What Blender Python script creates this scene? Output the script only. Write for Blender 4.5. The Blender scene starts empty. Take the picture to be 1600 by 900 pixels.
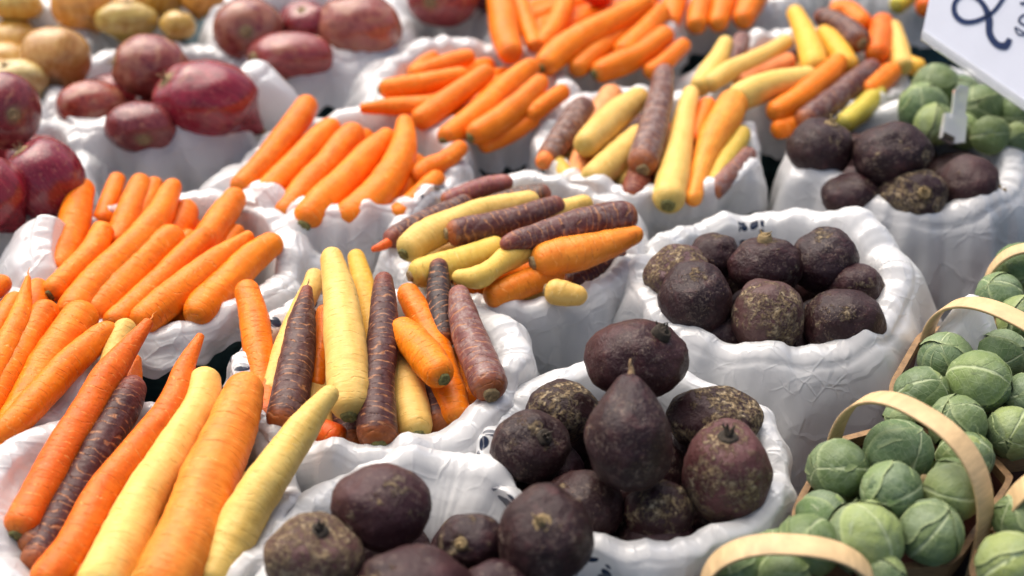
import bpy, math, random
from mathutils import Vector, Matrix, noise
random.seed(7)
PI = math.pi
sc = bpy.context.scene
col = sc.collection

# ------------------------------------------------------------------ camera
TH = math.radians(35.0)
F_PX = 2222.0                      # focal length in pixels of a 1600 px wide frame
CAM = Vector((0.0, 0.0, 0.70))
RIM = 0.10                         # height of every basket rim above the table
FW = Vector((0, math.cos(TH), -math.sin(TH)))
UP = Vector((0, math.sin(TH), math.cos(TH)))
RT = Vector((1, 0, 0))
def at(px, py, z):
    """point of the market table seen at a place of the photo, z metres above the table"""
    d = FW + RT * ((px - 800) / F_PX) - UP * ((py - 450) / F_PX)
    return CAM + d * ((z - CAM.z) / d.z)
def depth(p):
    return (p - CAM).dot(FW)
def m_per_px(p):
    return depth(p) / F_PX

# ------------------------------------------------------------------ helpers
def smooth(a, b, x):
    t = min(1, max(0, (x - a) / (b - a)))
    return t * t * (3 - 2 * t)
def fbm(p, o=3):
    s, a = 0, 1
    for i in range(o):
        s += a * noise.noise(p); p = p * 2.03; a *= .5
    return s
def ridge(p, o=3):
    s, a = 0, 1
    for i in range(o):
        s += a * (1 - 2 * abs(noise.noise(p))); p = p * 2.11 + Vector((3.1, 1.7, 9.2)); a *= .5
    return s
def new_mesh(name, verts, faces, mat, parent=None, loc=None, smooth_=True, attrs=None, uvs=None):
    me = bpy.data.meshes.new(name)
    me.from_pydata([tuple(v) for v in verts], [], faces)
    if smooth_:
        me.polygons.foreach_set('use_smooth', [True] * len(me.polygons))
    for an, (ty, vals) in (attrs or {}).items():
        at_ = me.attributes.new(an, ty, 'POINT')
        if ty == 'FLOAT_VECTOR':
            at_.data.foreach_set('vector', [c for v in vals for c in v])
        else:
            at_.data.foreach_set('value', list(vals))
    me.materials.append(mat)
    me.update()
    o = bpy.data.objects.new(name, me)
    col.objects.link(o)
    if parent is not None:
        o.parent = parent
    elif loc is not None:
        o.location = loc
    return o
def tag(o, label, cat, group=None, kind=None):
    o['label'] = label; o['category'] = cat
    if group: o['group'] = group
    if kind: o['kind'] = kind
    return o
def empty(name, loc):
    o = bpy.data.objects.new(name, None); o.location = loc; o.empty_display_size = .02
    col.objects.link(o); return o
def grid_faces(nr, nc, wrap=True, off=0):
    f = []
    for i in range(nr - 1):
        for j in range(nc if wrap else nc - 1):
            k = (j + 1) % nc
            f.append((off + i * nc + j, off + i * nc + k, off + (i + 1) * nc + k, off + (i + 1) * nc + j))
    return f
def catmull(pts, t):
    n = len(pts) - 1
    x = min(max(t, 0), 1) * n
    i = min(int(x), n - 1); u = x - i
    p1, p2 = pts[i], pts[i + 1]
    p0 = pts[i - 1] if i > 0 else p1 * 2 - p2
    p3 = pts[i + 2] if i + 2 <= n else p2 * 2 - p1
    return 0.5 * ((2 * p1) + (p2 - p0) * u + (2 * p0 - 5 * p1 + 4 * p2 - p3) * u * u + (3 * p1 - p0 - 3 * p2 + p3) * u ** 3)
def lerp_list(ws, t):
    n = len(ws) - 1
    x = min(max(t, 0), 1) * n
    i = min(int(x), n - 1); u = x - i; 
    return ws[i] * (1 - u) + ws[i + 1] * u

# ------------------------------------------------------------------ materials
class NT:
    def __init__(s, name):
        s.m = bpy.data.materials.new(name); s.m.use_nodes = True
        s.t = s.m.node_tree; s.t.nodes.clear()
        s.out = s.n('ShaderNodeOutputMaterial')
    def n(s, ty, **kw):
        nd = s.t.nodes.new(ty)
        for k, v in kw.items():
            if k == 'inp':
                for a, b in v.items():
                    if isinstance(b, bpy.types.NodeSocket): s.t.links.new(b, nd.inputs[a])
                    else: nd.inputs[a].default_value = b
            else: setattr(nd, k, v)
        return nd
    def attr(s, name, kind='GEOMETRY'):
        return s.n('ShaderNodeAttribute', attribute_name=name, attribute_type=kind)
    def mapping(s, vec, scale=(1, 1, 1), loc=(0, 0, 0)):
        return s.n('ShaderNodeMapping', inp={'Vector': vec, 'Scale': scale, 'Location': loc}).outputs[0]
    def noise(s, vec, scale, detail=4, rough=.55, dist=0):
        return s.n('ShaderNodeTexNoise', inp={'Vector': vec, 'Scale': scale, 'Detail': detail, 'Roughness': rough, 'Distortion': dist}).outputs[0]
    def vor(s, vec, scale, feature='F1', out='Distance'):
        return s.n('ShaderNodeTexVoronoi', feature=feature, inp={'Vector': vec, 'Scale': scale}).outputs[out]
    def ramp(s, fac, stops, interp='LINEAR'):
        r = s.n('ShaderNodeValToRGB', inp={'Fac': fac}); r.color_ramp.interpolation = interp
        e = r.color_ramp.elements
        while len(e) > 1: e.remove(e[-1])
        e[0].position = stops[0][0]; c = stops[0][1]; e[0].color = c if len(c) == 4 else (*c, 1)
        for p, c in stops[1:]:
            q = e.new(p); q.color = c if len(c) == 4 else (*c, 1)
        return r.outputs[0]
    def rng(s, fac, a, b, c=0, d=1):
        return s.n('ShaderNodeMapRange', inp={'Value': fac, 'From Min': a, 'From Max': b, 'To Min': c, 'To Max': d}).outputs[0]
    def math(s, op, a, b=0.0, clamp=False):
        return s.n('ShaderNodeMath', operation=op, use_clamp=clamp, inp={0: a, 1: b}).outputs[0]
    def mix(s, fac, a, b, mode='MIX'):
        nd = s.n('ShaderNodeMix', data_type='RGBA', blend_type=mode)
        for i, v in ((0, fac), (6, a), (7, b)):
            if isinstance(v, bpy.types.NodeSocket): s.t.links.new(v, nd.inputs[i])
            else: nd.inputs[i].default_value = v if i == 0 else ((*v, 1) if len(v) == 3 else v)
        return nd.outputs[2]
    def bump(s, h, strength, dist, nrm=None):
        d = {'Height': h, 'Strength': strength, 'Distance': dist}
        if nrm is not None: d['Normal'] = nrm
        return s.n('ShaderNodeBump', inp=d).outputs[0]
    def bsdf(s, **kw):
        b = s.n('ShaderNodeBsdfPrincipled')
        for k, v in kw.items():
            k = k.replace('_', ' ')
            if isinstance(v, bpy.types.NodeSocket): s.t.links.new(v, b.inputs[k])
            else:
                if k in ('Base Color', 'Subsurface Radius') and len(v) == 3 and k == 'Base Color': v = (*v, 1)
                b.inputs[k].default_value = v
        s.t.links.new(b.outputs[0], s.out.inputs[0]); return b
    def finish(s, sock):
        s.t.links.new(sock, s.out.inputs[0]); return s.m

def mat_carrot(kind):
    k = NT(kind + '_carrot_skin')
    cyl = k.attr('cyl').outputs['Vector']          # (cos, sin, length) wrapped round the root
    tt = k.attr('tt').outputs['Fac']               # 0 crown .. 1 tip
    base = k.n('ShaderNodeObjectInfo').outputs['Color']
    ring = k.noise(k.mapping(cyl, (.55, .55, 1)), 1.0, 4, .55)            # rings round the root
    fine = k.noise(k.mapping(cyl, (.95, .95, 2.6)), 1.0, 4, .6)
    blot = k.noise(k.mapping(cyl, (1.2, 1.2, .25)), 1.0, 3, .5)
    sz = k.n('ShaderNodeSeparateXYZ', inp={0: cyl}).outputs[2]
    warp = k.noise(k.mapping(cyl, (.16, .16, .17), (3, 8, 1)), 1.0, 3, .55)
    ph = k.math('ADD', k.math('MULTIPLY', sz, .95), k.math('MULTIPLY', warp, 5.5))
    line = k.math('ABSOLUTE', k.math('SUBTRACT', k.math('FRACT', ph), .5))      # 0 on a ring line
    wid = k.rng(k.noise(k.mapping(cyl, (1.2, 1.2, 1.2)), 1.0, 3, .6), .35, .65, *((.05, .24) if kind == 'purple' else (.03, .15)))
    ringl = k.n('ShaderNodeMapRange', inp={'Value': line, 'From Min': 0.0, 'From Max': wid, 'To Min': 1.0, 'To Max': 0.0}).outputs[0]
    part = k.rng(k.noise(k.mapping(cyl, (1.25, 1.25, .75), (4, 2, 1)), 1.0, 3, .6), .46, .58)
    part2 = k.rng(k.noise(k.mapping(cyl, (1.25, 1.25, .75), (14, 5, 7)), 1.0, 3, .6), *((.42, .54) if kind == 'purple' else (.50, .60)))
    crease = k.math('MULTIPLY', ringl, part)
    palel = k.math('MULTIPLY', ringl, part2)
    if kind == 'orange':
        c = k.mix(k.rng(blot, .3, .7), base, k.mix(1, base, (.86, .66, .5), 'MULTIPLY'))
        c = k.mix(k.rng(fine, .56, .80, 0, .22), c, (.90, .32, .030))
        c = k.mix(k.math('MULTIPLY', crease, .42), c, (.48, .080, .004))
        c = k.mix(k.math('MULTIPLY', palel, .60), c, (1.0, .47, .12))
        c = k.mix(k.rng(tt, .05, .0, 0, .55), c, (.33, .15, .02))
        ro = k.rng(fine, .3, .7, .34, .52)
    elif kind == 'yellow':
        c = k.mix(k.rng(blot, .3, .7), base, k.mix(1, base, (.93, .84, .66), 'MULTIPLY'))
        c = k.mix(k.rng(fine, .58, .74, 0, .35), c, (.88, .74, .35))
        c = k.mix(k.math('MULTIPLY', crease, .40), c, (.42, .25, .04))
        dirt = k.rng(k.noise(k.mapping(cyl, (1.4, 1.4, 1.2), (2, 7, 1)), 1.0, 5, .7), .64, .72)
        c = k.mix(k.math('MULTIPLY', dirt, .35), c, (.32, .24, .10))
        c = k.mix(k.rng(tt, .06, .0, 0, .6), c, (.27, .27, .07))
        ro = k.rng(fine, .3, .7, .38, .55)
    else:
        c = k.mix(k.rng(blot, .32, .68), base, k.mix(1, base, (.6, .48, .48), 'MULTIPLY'))
        dust = k.rng(k.noise(k.mapping(cyl, (1.3, 1.3, .7), (5, 5, 2)), 1.0, 6, .7), .46, .66)
        dustamt = k.n('ShaderNodeObjectInfo').outputs['Alpha']
        c = k.mix(k.math('MULTIPLY', dust, dustamt), c, (.30, .225, .20))
        c = k.mix(k.math('MULTIPLY', crease, .55), c, (.022, .009, .010))
        c = k.mix(k.math('MULTIPLY', palel, .80), c, (.46, .20, .085))
        rough_t = k.math('ADD', tt, k.rng(fine, .3, .7, -.03, .03))
        c = k.mix(k.rng(rough_t, .085, .02, 0, .8), c, (.36, .10, .022))
        c = k.mix(k.rng(rough_t, .86, 1.0, 0, .7), c, (.30, .075, .045))
        ro = k.rng(fine, .3, .7, .30, .55)
    h = k.math('ADD', k.math('MULTIPLY', ring, .6), k.math('MULTIPLY', fine, .25))
    h = k.math('SUBTRACT', h, k.math('MULTIPLY', crease, .25))
    b = k.bump(h, .5 if kind == 'yellow' else .7, .0024)
    k.bsdf(Base_Color=c, Roughness=ro, Normal=b, Specular_IOR_Level=.28,
           Subsurface_Weight=.12 if kind != 'purple' else 0.0, Subsurface_Radius=(.006, .003, .001), Subsurface_Scale=.6)
    return k.m

def obj_vec(k):
    tc = k.n('ShaderNodeTexCoord').outputs['Object']
    rnd = k.n('ShaderNodeObjectInfo').outputs['Random']
    off = k.n('ShaderNodeCombineXYZ', inp={0: k.math('MULTIPLY', rnd, 7.3), 1: k.math('MULTIPLY', rnd, 3.1), 2: k.math('MULTIPLY', rnd, 11.7)}).outputs[0]
    return k.n('ShaderNodeVectorMath', operation='ADD', inp={0: tc, 1: off}).outputs[0]

def mat_beet():
    k = NT('beet_skin')
    v = obj_vec(k)
    ax = k.attr('tt').outputs['Fac']               # 0 crown .. 1 root
    scurf = k.n('ShaderNodeObjectInfo').outputs['Alpha']
    base = k.n('ShaderNodeObjectInfo').outputs['Color']
    big = k.noise(v, 30, 4, .6)
    mid = k.noise(v, 95, 6, .68, .4)
    fine = k.noise(v, 430, 4, .65)
    speck = k.vor(v, 430)
    c = k.mix(k.rng(big, .35, .65), base, k.mix(1, base, (.55, .42, .50), 'MULTIPLY'))
    c = k.mix(k.rng(mid, .52, .70, 0, .5), c, (.105, .036, .036))
    # corky scurf in patches
    lev = k.math('ADD', k.math('MULTIPLY', big, .62), k.math('MULTIPLY', mid, .55))
    lev = k.math('ADD', lev, k.math('MULTIPLY', scurf, .22))
    lev = k.math('ADD', lev, k.rng(ax, .16, .02, 0, .12))
    mask = k.rng(lev, .74, .79)
    mask = k.math('MULTIPLY', mask, k.rng(k.math('ADD', k.math('MULTIPLY', fine, .6), k.math('MULTIPLY', k.noise(v, 190, 5, .7, .6), .4)), .44, .55))
    tan = k.ramp(k.noise(v, 160, 4, .6), [(.3, (.13, .085, .042)), (.5, (.34, .25, .135)), (.7, (.54, .44, .29))])
    c = k.mix(k.math('MULTIPLY', mask, .80), c, tan)
    sp = k.math('MULTIPLY', k.rng(speck, .20, .10), k.rng(k.noise(v, 60, 3), .46, .58))
    c = k.mix(k.math('MULTIPLY', sp, .6), c, (.34, .23, .14))
    dustf = k.math('MULTIPLY', k.rng(k.noise(v, 260, 5, .75, 1.0), .52, .64), k.rng(big, .42, .64, .05, .55))
    c = k.mix(dustf, c, (.25, .185, .145))
    h = k.math('ADD', k.math('MULTIPLY', mid, .5), k.math('MULTIPLY', mask, .35))
    h = k.math('ADD', h, k.math('MULTIPLY', fine, .22))
    b = k.bump(h, 1.0, .0034)
    k.bsdf(Base_Color=c, Roughness=k.rng(mask, 0, 1, .43, .88), Normal=b, Specular_IOR_Level=.32)
    return k.m

def mat_onion(red):
    k = NT('red_onion_skin' if red else 'yellow_onion_skin')
    cyl = k.attr('cyl').outputs['Vector']
    tt = k.attr('tt').outputs['Fac']
    base = k.n('ShaderNodeObjectInfo').outputs['Color']
    st = k.noise(k.mapping(cyl, (7, 7, .5)), 1.0, 4, .6)
    st2 = k.noise(k.mapping(cyl, (26, 26, .9)), 1.0, 3, .6)
    pat = k.noise(k.mapping(cyl, (1.6, 1.6, 1.6), (3, 1, 2)), 1.0, 4, .6, .5)
    dry = k.math('ADD', k.math('MULTIPLY', k.n('ShaderNodeObjectInfo').outputs['Alpha'], .35), pat)
    if red:
        c = k.mix(k.rng(st, .35, .68), base, k.mix(1, base, (.52, .30, .42), 'MULTIPLY'))
        c = k.mix(k.rng(st2, .56, .74, 0, .55), c, (.50, .17, .13))
        c = k.mix(k.rng(dry, .66, .80, 0, .8), c, (.34, .14, .08))
        c = k.mix(k.rng(tt, .10, .03), c, (.22, .15, .07))
        c = k.mix(k.rng(tt, .90, 1.0), c, (.20, .075, .06))
    else:
        c = k.mix(k.rng(st, .35, .68), base, k.mix(1, base, (.72, .52, .32), 'MULTIPLY'))
        c = k.mix(k.rng(st2, .56, .74, 0, .4), c, (.62, .42, .16))
        c = k.mix(k.rng(dry, .74, .84, 0, .8), c, (.40, .20, .065))
        c = k.mix(k.rng(tt, .10, .03), c, (.22, .13, .06))
        c = k.mix(k.rng(tt, .88, 1.0), c, (.26, .15, .06))
    b = k.bump(k.math('ADD', st, k.math('MULTIPLY', st2, .4)), .35, .0015)
    k.bsdf(Base_Color=c, Roughness=.25, Normal=b, Specular_IOR_Level=.5, Coat_Weight=.25, Coat_Roughness=.12)
    return k.m

def mat_sprout():
    k = NT('sprout_leaf')
    uv = k.attr('leafuv').outputs['Vector']
    sx = k.n('ShaderNodeSeparateXYZ', inp={0: uv})
    a = k.math('ABSOLUTE', sx.outputs[0]); bb = sx.outputs[1]
    v = obj_vec(k)
    wob = k.noise(v, 110, 3, .5)
    aw = k.math('ADD', a, k.math('MULTIPLY', k.math('SUBTRACT', wob, .5), .10))
    mid = k.rng(k.math('ABSOLUTE', aw), k.rng(bb, -1, 1, .10, .03), .012)
    s = k.math('SUBTRACT', bb, k.math('MULTIPLY', aw, .75))
    s = k.math('ADD', s, k.math('MULTIPLY', k.math('SUBTRACT', wob, .5), .22))
    fr = k.math('ABSOLUTE', k.math('SUBTRACT', k.math('FRACT', k.math('MULTIPLY', s, 3.9)), .5))
    lat = k.math('MULTIPLY', k.rng(fr, .06, .012), k.rng(a, .8, .1, .0, .45))
    net = k.rng(k.vor(v, 190, 'DISTANCE_TO_EDGE'), .09, .01)
    vein = k.math('MAXIMUM', k.math('MAXIMUM', mid, lat), k.math('MULTIPLY', net, .14))
    rnd = k.n('ShaderNodeObjectInfo').outputs['Random']
    tint = k.n('ShaderNodeObjectInfo').outputs['Color']
    c = k.ramp(rnd, [(0, (.105, .155, .060)), (.3, (.155, .215, .075)), (.55, (.125, .175, .080)), (.8, (.280, .335, .105)), (1, (.165, .210, .105))])
    c = k.mix(1, c, tint, 'MULTIPLY')
    bl = k.noise(v, 45, 4, .6)
    c = k.mix(k.rng(bl, .35, .7, 0, .55), c, k.mix(1, c, (.62, .70, .72), 'MULTIPLY'))
    waxy = k.rng(k.noise(v, 70, 5, .65), .46, .70, 0, .42)
    c = k.mix(waxy, c, (.25, .31, .22))
    c = k.mix(k.math('MULTIPLY', vein, .62), c, (.50, .56, .33))
    rad = k.math('SQRT', k.math('ADD', k.math('MULTIPLY', a, a), k.math('MULTIPLY', bb, bb)))
    c = k.mix(k.rng(rad, .90, 1.0, 0, .5), c, (.36, .42, .20))
    h = k.math('ADD', k.math('MULTIPLY', vein, .45), k.math('MULTIPLY', bl, 1.5))
    b = k.bump(h, .6, .0024)
    k.bsdf(Base_Color=c, Roughness=.5, Normal=b, Specular_IOR_Level=.28)
    return k.m

def mat_bag():
    k = NT('thin_white_plastic')
    bc = k.attr('bc').outputs['Vector']
    pr = k.attr('printed').outputs['Fac']
    v = k.n('ShaderNodeTexCoord').outputs['Object']
    wv = k.n('ShaderNodeVectorMath', operation='ADD', inp={0: v, 1: k.n('ShaderNodeVectorMath', operation='SCALE', inp={0: k.n('ShaderNodeTexNoise', inp={'Vector': v, 'Scale': 30, 'Detail': 2}).outputs['Color'], 3: .02}).outputs[0]}).outputs[0]
    f1 = k.vor(wv, 26)
    e1 = k.math('MULTIPLY', k.rng(k.vor(wv, 30, 'DISTANCE_TO_EDGE'), .07, .0), k.rng(k.noise(v, 24, 3), .40, .56))
    e2 = k.math('MULTIPLY', k.rng(k.vor(k.mapping(wv, (1, 1, 1), (.3, .1, .2)), 66, 'DISTANCE_TO_EDGE'), .08, .0), k.rng(k.noise(v, 33, 3), .50, .60))
    lf = k.vor(k.mapping(bc, (1, .35, 1)), 34)               # long drawn folds
    h = k.math('ADD', k.math('MULTIPLY', f1, .8), k.math('MULTIPLY', e1, .17))
    h = k.math('ADD', h, k.math('MULTIPLY', e2, .12))
    h = k.math('ADD', h, k.math('MULTIPLY', lf, .8))
    b = k.bump(h, .50, .0060)
    # navy print: rounded drops in rows
    cells = k.vor(k.mapping(bc, (1, 1, 0)), 115)
    dots = k.rng(cells, .47, .41)
    ink = k.math('MULTIPLY', k.rng(pr, .4, .6), dots)
    tone = k.noise(v, 14, 3)
    c = k.mix(k.rng(tone, .35, .65), (.84, .835, .83), (.79, .79, .79))
    c = k.mix(ink, c, (.010, .022, .060))
    d = k.n('ShaderNodeBsdfDiffuse', inp={'Color': c, 'Normal': b}).outputs[0]
    t = k.n('ShaderNodeBsdfTranslucent', inp={'Color': c, 'Normal': b}).outputs[0]
    g = k.n('ShaderNodeBsdfGlossy', inp={'Roughness': .48, 'Normal': b, 'Color': (1, 1, 1, 1)}).outputs[0]
    m1 = k.n('ShaderNodeMixShader', inp={0: .48, 1: d, 2: t}).outputs[0]
    fr = k.n('ShaderNodeFresnel', inp={'IOR': 1.42, 'Normal': b}).outputs[0]
    m2 = k.n('ShaderNodeMixShader', inp={0: k.math('MULTIPLY', fr, .22), 1: m1, 2: g}).outputs[0]
    tr = k.n('ShaderNodeBsdfTransparent').outputs[0]
    m3 = k.n('ShaderNodeMixShader', inp={0: .05, 1: m2, 2: tr}).outputs[0]
    return k.finish(m3)

def mat_simple(name, colr, rough=.6, nscale=60, var=.35, bump=.3, bdist=.001, stretch=(1, 1, 1), spec=.4):
    k = NT(name)
    v = k.mapping(k.n('ShaderNodeTexCoord').outputs['Object'], stretch)
    n = k.noise(v, nscale, 5, .62)
    dark = tuple(x * (1 - var) for x in colr); lite = tuple(min(1, x * (1 + var)) for x in colr)
    c = k.ramp(n, [(.3, dark), (.7, lite)])
    k.bsdf(Base_Color=c, Roughness=rough, Normal=k.bump(n, bump, bdist), Specular_IOR_Level=spec)
    return k.m

M = dict(orange=mat_carrot('orange'), yellow=mat_carrot('yellow'), purple=mat_carrot('purple'), beet=mat_beet(),
         red_onion=mat_onion(True), yellow_onion=mat_onion(False), sprout=mat_sprout(), bag=mat_bag(),
         stem=mat_simple('cut_stem', (.13, .12, .035), .8, 500, .6, .6),
         stem_dark=mat_simple('dark_cut_stem', (.035, .026, .018), .85, 500, .6, .6),
         stem_tan=mat_simple('tan_cut_stem', (.24, .17, .08), .85, 400, .5, .6),
         root=mat_simple('dry_root', (.26, .17, .09), .9, 500, .5, .4),
         basket=mat_simple('teal_moulded_pulp', (.045, .095, .105), .75, 90, .35, .4),
         veneer=mat_simple('dark_stained_veneer', (.090, .030, .020), .6, 40, .45, .4, .001, (1, 1, 8)),
         rim=mat_simple('pale_veneer_rim', (.25, .145, .065), .6, 60, .35, .4, .001, (3, 3, 14)),
         handle=mat_simple('bent_wood_handle', (.60, .415, .215), .55, 60, .20, .4, .0008, (1, 1, 6)),
         table=mat_simple('dark_teal_tablecloth', (.030, .055, .062), .85, 120, .3, .3),
         card=mat_simple('white_card', (.74, .75, .81), .5, 25, .03, .05),
         ink=mat_simple('navy_marker_ink', (.006, .022, .085), .5, 200, .2, .05),
         grey=mat_simple('grey_board', (.22, .22, .22), .7, 60, .2, .2),
         red=mat_simple('red_skin', (.45, .02, .012), .3, 40, .2, .05))
SKY_STRENGTH, SUN_STRENGTH, SUN_ANGLE, EXPOSURE = .075, 1.5, 75, 1.3
FOCUS, FSTOP = .94, 3.7
def _clear():
    k = NT('clear_plastic')
    k.bsdf(Base_Color=(.85, .85, .83), Roughness=.12, Transmission_Weight=.55, IOR=1.45)
    return k.m
M['clear'] = _clear()
# ------------------------------------------------------------------ carrots
def rand_tint(c, s=.10):
    f = 1 + random.uniform(-s, s)
    return tuple(min(1, max(0, x * f * (1 + random.uniform(-s, s) * .5))) for x in c)
TINT = dict(orange=(.90, .235, .007), yellow=(.77, .51, .145), purple=(.082, .028, .026))
CARROT_GROUP = dict(orange='orange carrots', yellow='yellow carrots', purple='purple carrots')
WIDEN = 1.09
def carrot(kind, basket, what, pts, ws, zz, crown=True, tip='blunt', tint=None, dust=.35, lump=0.0, stem='stem', hair=False, buried=None):
    """pts run crown -> tip as seen in the photo; zz gives the heights above the rim in cm at both ends"""
    n = len(pts); ws = [x * WIDEN for x in ws]
    if not isinstance(zz, (list, tuple)): zz = (zz, zz)
    P = [at(x, y, RIM + .01 * lerp_list(list(zz), i / (n - 1))) for i, (x, y) in enumerate(pts)]
    cen = sum(P, Vector()) / n
    L = sum((P[i + 1] - P[i]).length for i in range(n - 1))
    NR, NC = max(40, int(L / .0022)), 26
    seed = random.uniform(0, 100)
    S = [catmull(P, i / (NR - 1)) for i in range(NR)]
    # arc length
    acc = [0]
    for i in range(1, NR): acc.append(acc[-1] + (S[i] - S[i - 1]).length)
    L = acc[-1]
    # frames by transport
    T = [(S[min(i + 1, NR - 1)] - S[max(i - 1, 0)]).normalized() for i in range(NR)]
    u = T[0].cross(Vector((0, 0, 1)))
    if u.length < .1: u = T[0].cross(Vector((1, 0, 0)))
    u.normalize()
    verts, cyl, tt = [], [], []
    rmid = .5 * lerp_list(ws, .5) * m_per_px(S[NR // 2])
    # resample so the rounded ends get enough rings
    def ring_positions():
        r0 = .5 * ws[0] * m_per_px(P[0]); r1 = .5 * ws[-1] * m_per_px(P[-1])
        ds = []
        k0 = .85 * r0; k1 = (1.0 if tip == 'blunt' else .6) * r1
        for i in range(9): ds.append(k0 * (1 - math.cos(i / 9 * PI / 2)))
        m = max(30, int((L - k0 - k1) / .0022))
        for i in range(m + 1): ds.append(k0 + (L - k0 - k1) * i / m)
        for i in range(1, 9): ds.append(L - k1 + k1 * math.sin(i / 8 * PI / 2) * .9995)
        return ds, k0, k1
    ds, k0, k1 = ring_positions()
    for q, d in enumerate(ds):
        # locate on spine
        lo = 0
        f = d / L
        j = min(range(NR - 1), key=lambda i: abs(acc[i] - d)) if False else None
        # binary search
        a, b = 0, NR - 1
        while b - a > 1:
            m_ = (a + b) // 2
            if acc[m_] <= d: a = m_
            else: b = m_
        w = 0 if acc[b] == acc[a] else (d - acc[a]) / (acc[b] - acc[a])
        c = S[a].lerp(S[b], w); t = T[a].lerp(T[b], w).normalized()
        u = (u - t * u.dot(t)).normalized(); v = t.cross(u)
        par = (a + w) / (NR - 1)
        R = .5 * lerp_list(ws, par) * m_per_px(c)
        R *= 1 + lump * fbm(Vector((d * 38, seed, 0)), 2)
        e = 1
        if d < k0: e = min(e, math.sqrt(max(0, 1 - (1 - d / k0) ** 2)) ** .8)
        if d > L - k1:
            x = (d - (L - k1)) / k1
            e = min(e, math.sqrt(max(0, 1 - x * x)))
        bend = Vector((fbm(Vector((d * 14, seed, 3)), 2), fbm(Vector((d * 14, seed, 8)), 2), 0)) * .0014
        for m_ in range(NC):
            an = 2 * PI * m_ / NC
            ca, sa = math.cos(an), math.sin(an)
            g = noise.noise(Vector((ca * .9 + seed, sa * .9, d * 190)))
            g2 = ridge(Vector((ca * .7, sa * .7 + seed, d * 120)), 2)
            rr = R * e * (1 + .028 * g + .028 * min(0, .55 - g2) + .065 * noise.noise(Vector((ca * .8, sa * .8 + seed, d * 26))))
            verts.append(c + (u * ca + v * sa) * rr + u * bend.x + v * bend.y - cen)
            cyl.append((ca * 1.6 + seed, sa * 1.6, d * 190))
            tt.append(d / L)
    nr = len(ds)
    faces = grid_faces(nr, NC)
    faces.append(tuple(range(NC - 1, -1, -1))); faces.append(tuple((nr - 1) * NC + i for i in range(NC)))
    o = new_mesh(kind + '_carrot', verts, faces, M[kind], None, cen, attrs={'cyl': ('FLOAT_VECTOR', cyl), 'tt': ('FLOAT', tt)})
    tc = rand_tint(tint or TINT[kind], .07)
    o.color = (*tc, dust)
    tag(o, what + ' in ' + BK[basket]['say'], 'carrot', buried or CARROT_GROUP[kind] + ' in ' + BK[basket]['say'])
    if crown:
        r = .5 * ws[0] * m_per_px(P[0]) * .40
        disc(o, 'stem_scar', S[0] - cen, -T[0], r, M[stem], r * .75)
    if hair:
        tl = random.uniform(.006, .012)
        strand(o, 'root_hair', S[-1] - cen - T[-1] * .001, T[-1], tl, .0009, M['orange' if kind == 'orange' else 'root'])
    return o
def disc(parent, name, c, nrm, r, mat, hgt):
    nrm = nrm.normalized()
    u = nrm.orthogonal().normalized(); v = nrm.cross(u)
    vs, NC = [], 18
    sd = random.uniform(0, 50)
    prof = [(1.15, -.55), (1.05, .10), (.92, .34), (.70, .42), (.52, .30), (.40, .40), (.2, .52), (.02, .50)]
    for (a, h) in prof:
        for i in range(NC):
            an = 2 * PI * i / NC
            k = 1 + .22 * noise.noise(Vector((math.cos(an) * 1.5 + sd, math.sin(an) * 1.5, a * 2)))
            vs.append(c + (u * math.cos(an) + v * math.sin(an)) * r * a * k + nrm * hgt * h * (.8 + .5 * k - .3))
    f = grid_faces(len(prof), NC); f.append(tuple((len(prof) - 1) * NC + i for i in range(NC)))
    return new_mesh(name, vs, f, mat, parent)
def strand(parent, name, c, d, length, r, mat):
    d = d.normalized(); u = d.orthogonal().normalized(); v = d.cross(u)
    vs = []; sd = random.uniform(0, 50); NR = 10
    for i in range(NR):
        t = i / (NR - 1)
        off = u * noise.noise(Vector((t * 2, sd, 0))) * length * .35 * t + v * noise.noise(Vector((t * 2, sd, 5))) * length * .35 * t
        for m_ in range(6):
            an = PI * m_ / 3
            vs.append(c + d * length * t + off + (u * math.cos(an) + v * math.sin(an)) * r * (1 - t * .85))
    f = grid_faces(NR, 6); f.append(tuple((NR - 1) * 6 + i for i in range(6)))
    o = new_mesh(name, vs, f, mat, parent, attrs={'cyl': ('FLOAT_VECTOR', [(1, sd, 3)] * len(vs)), 'tt': ('FLOAT', [.5] * len(vs))})
    o.color = (.75, .24, .03, .3)
    return o

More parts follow.
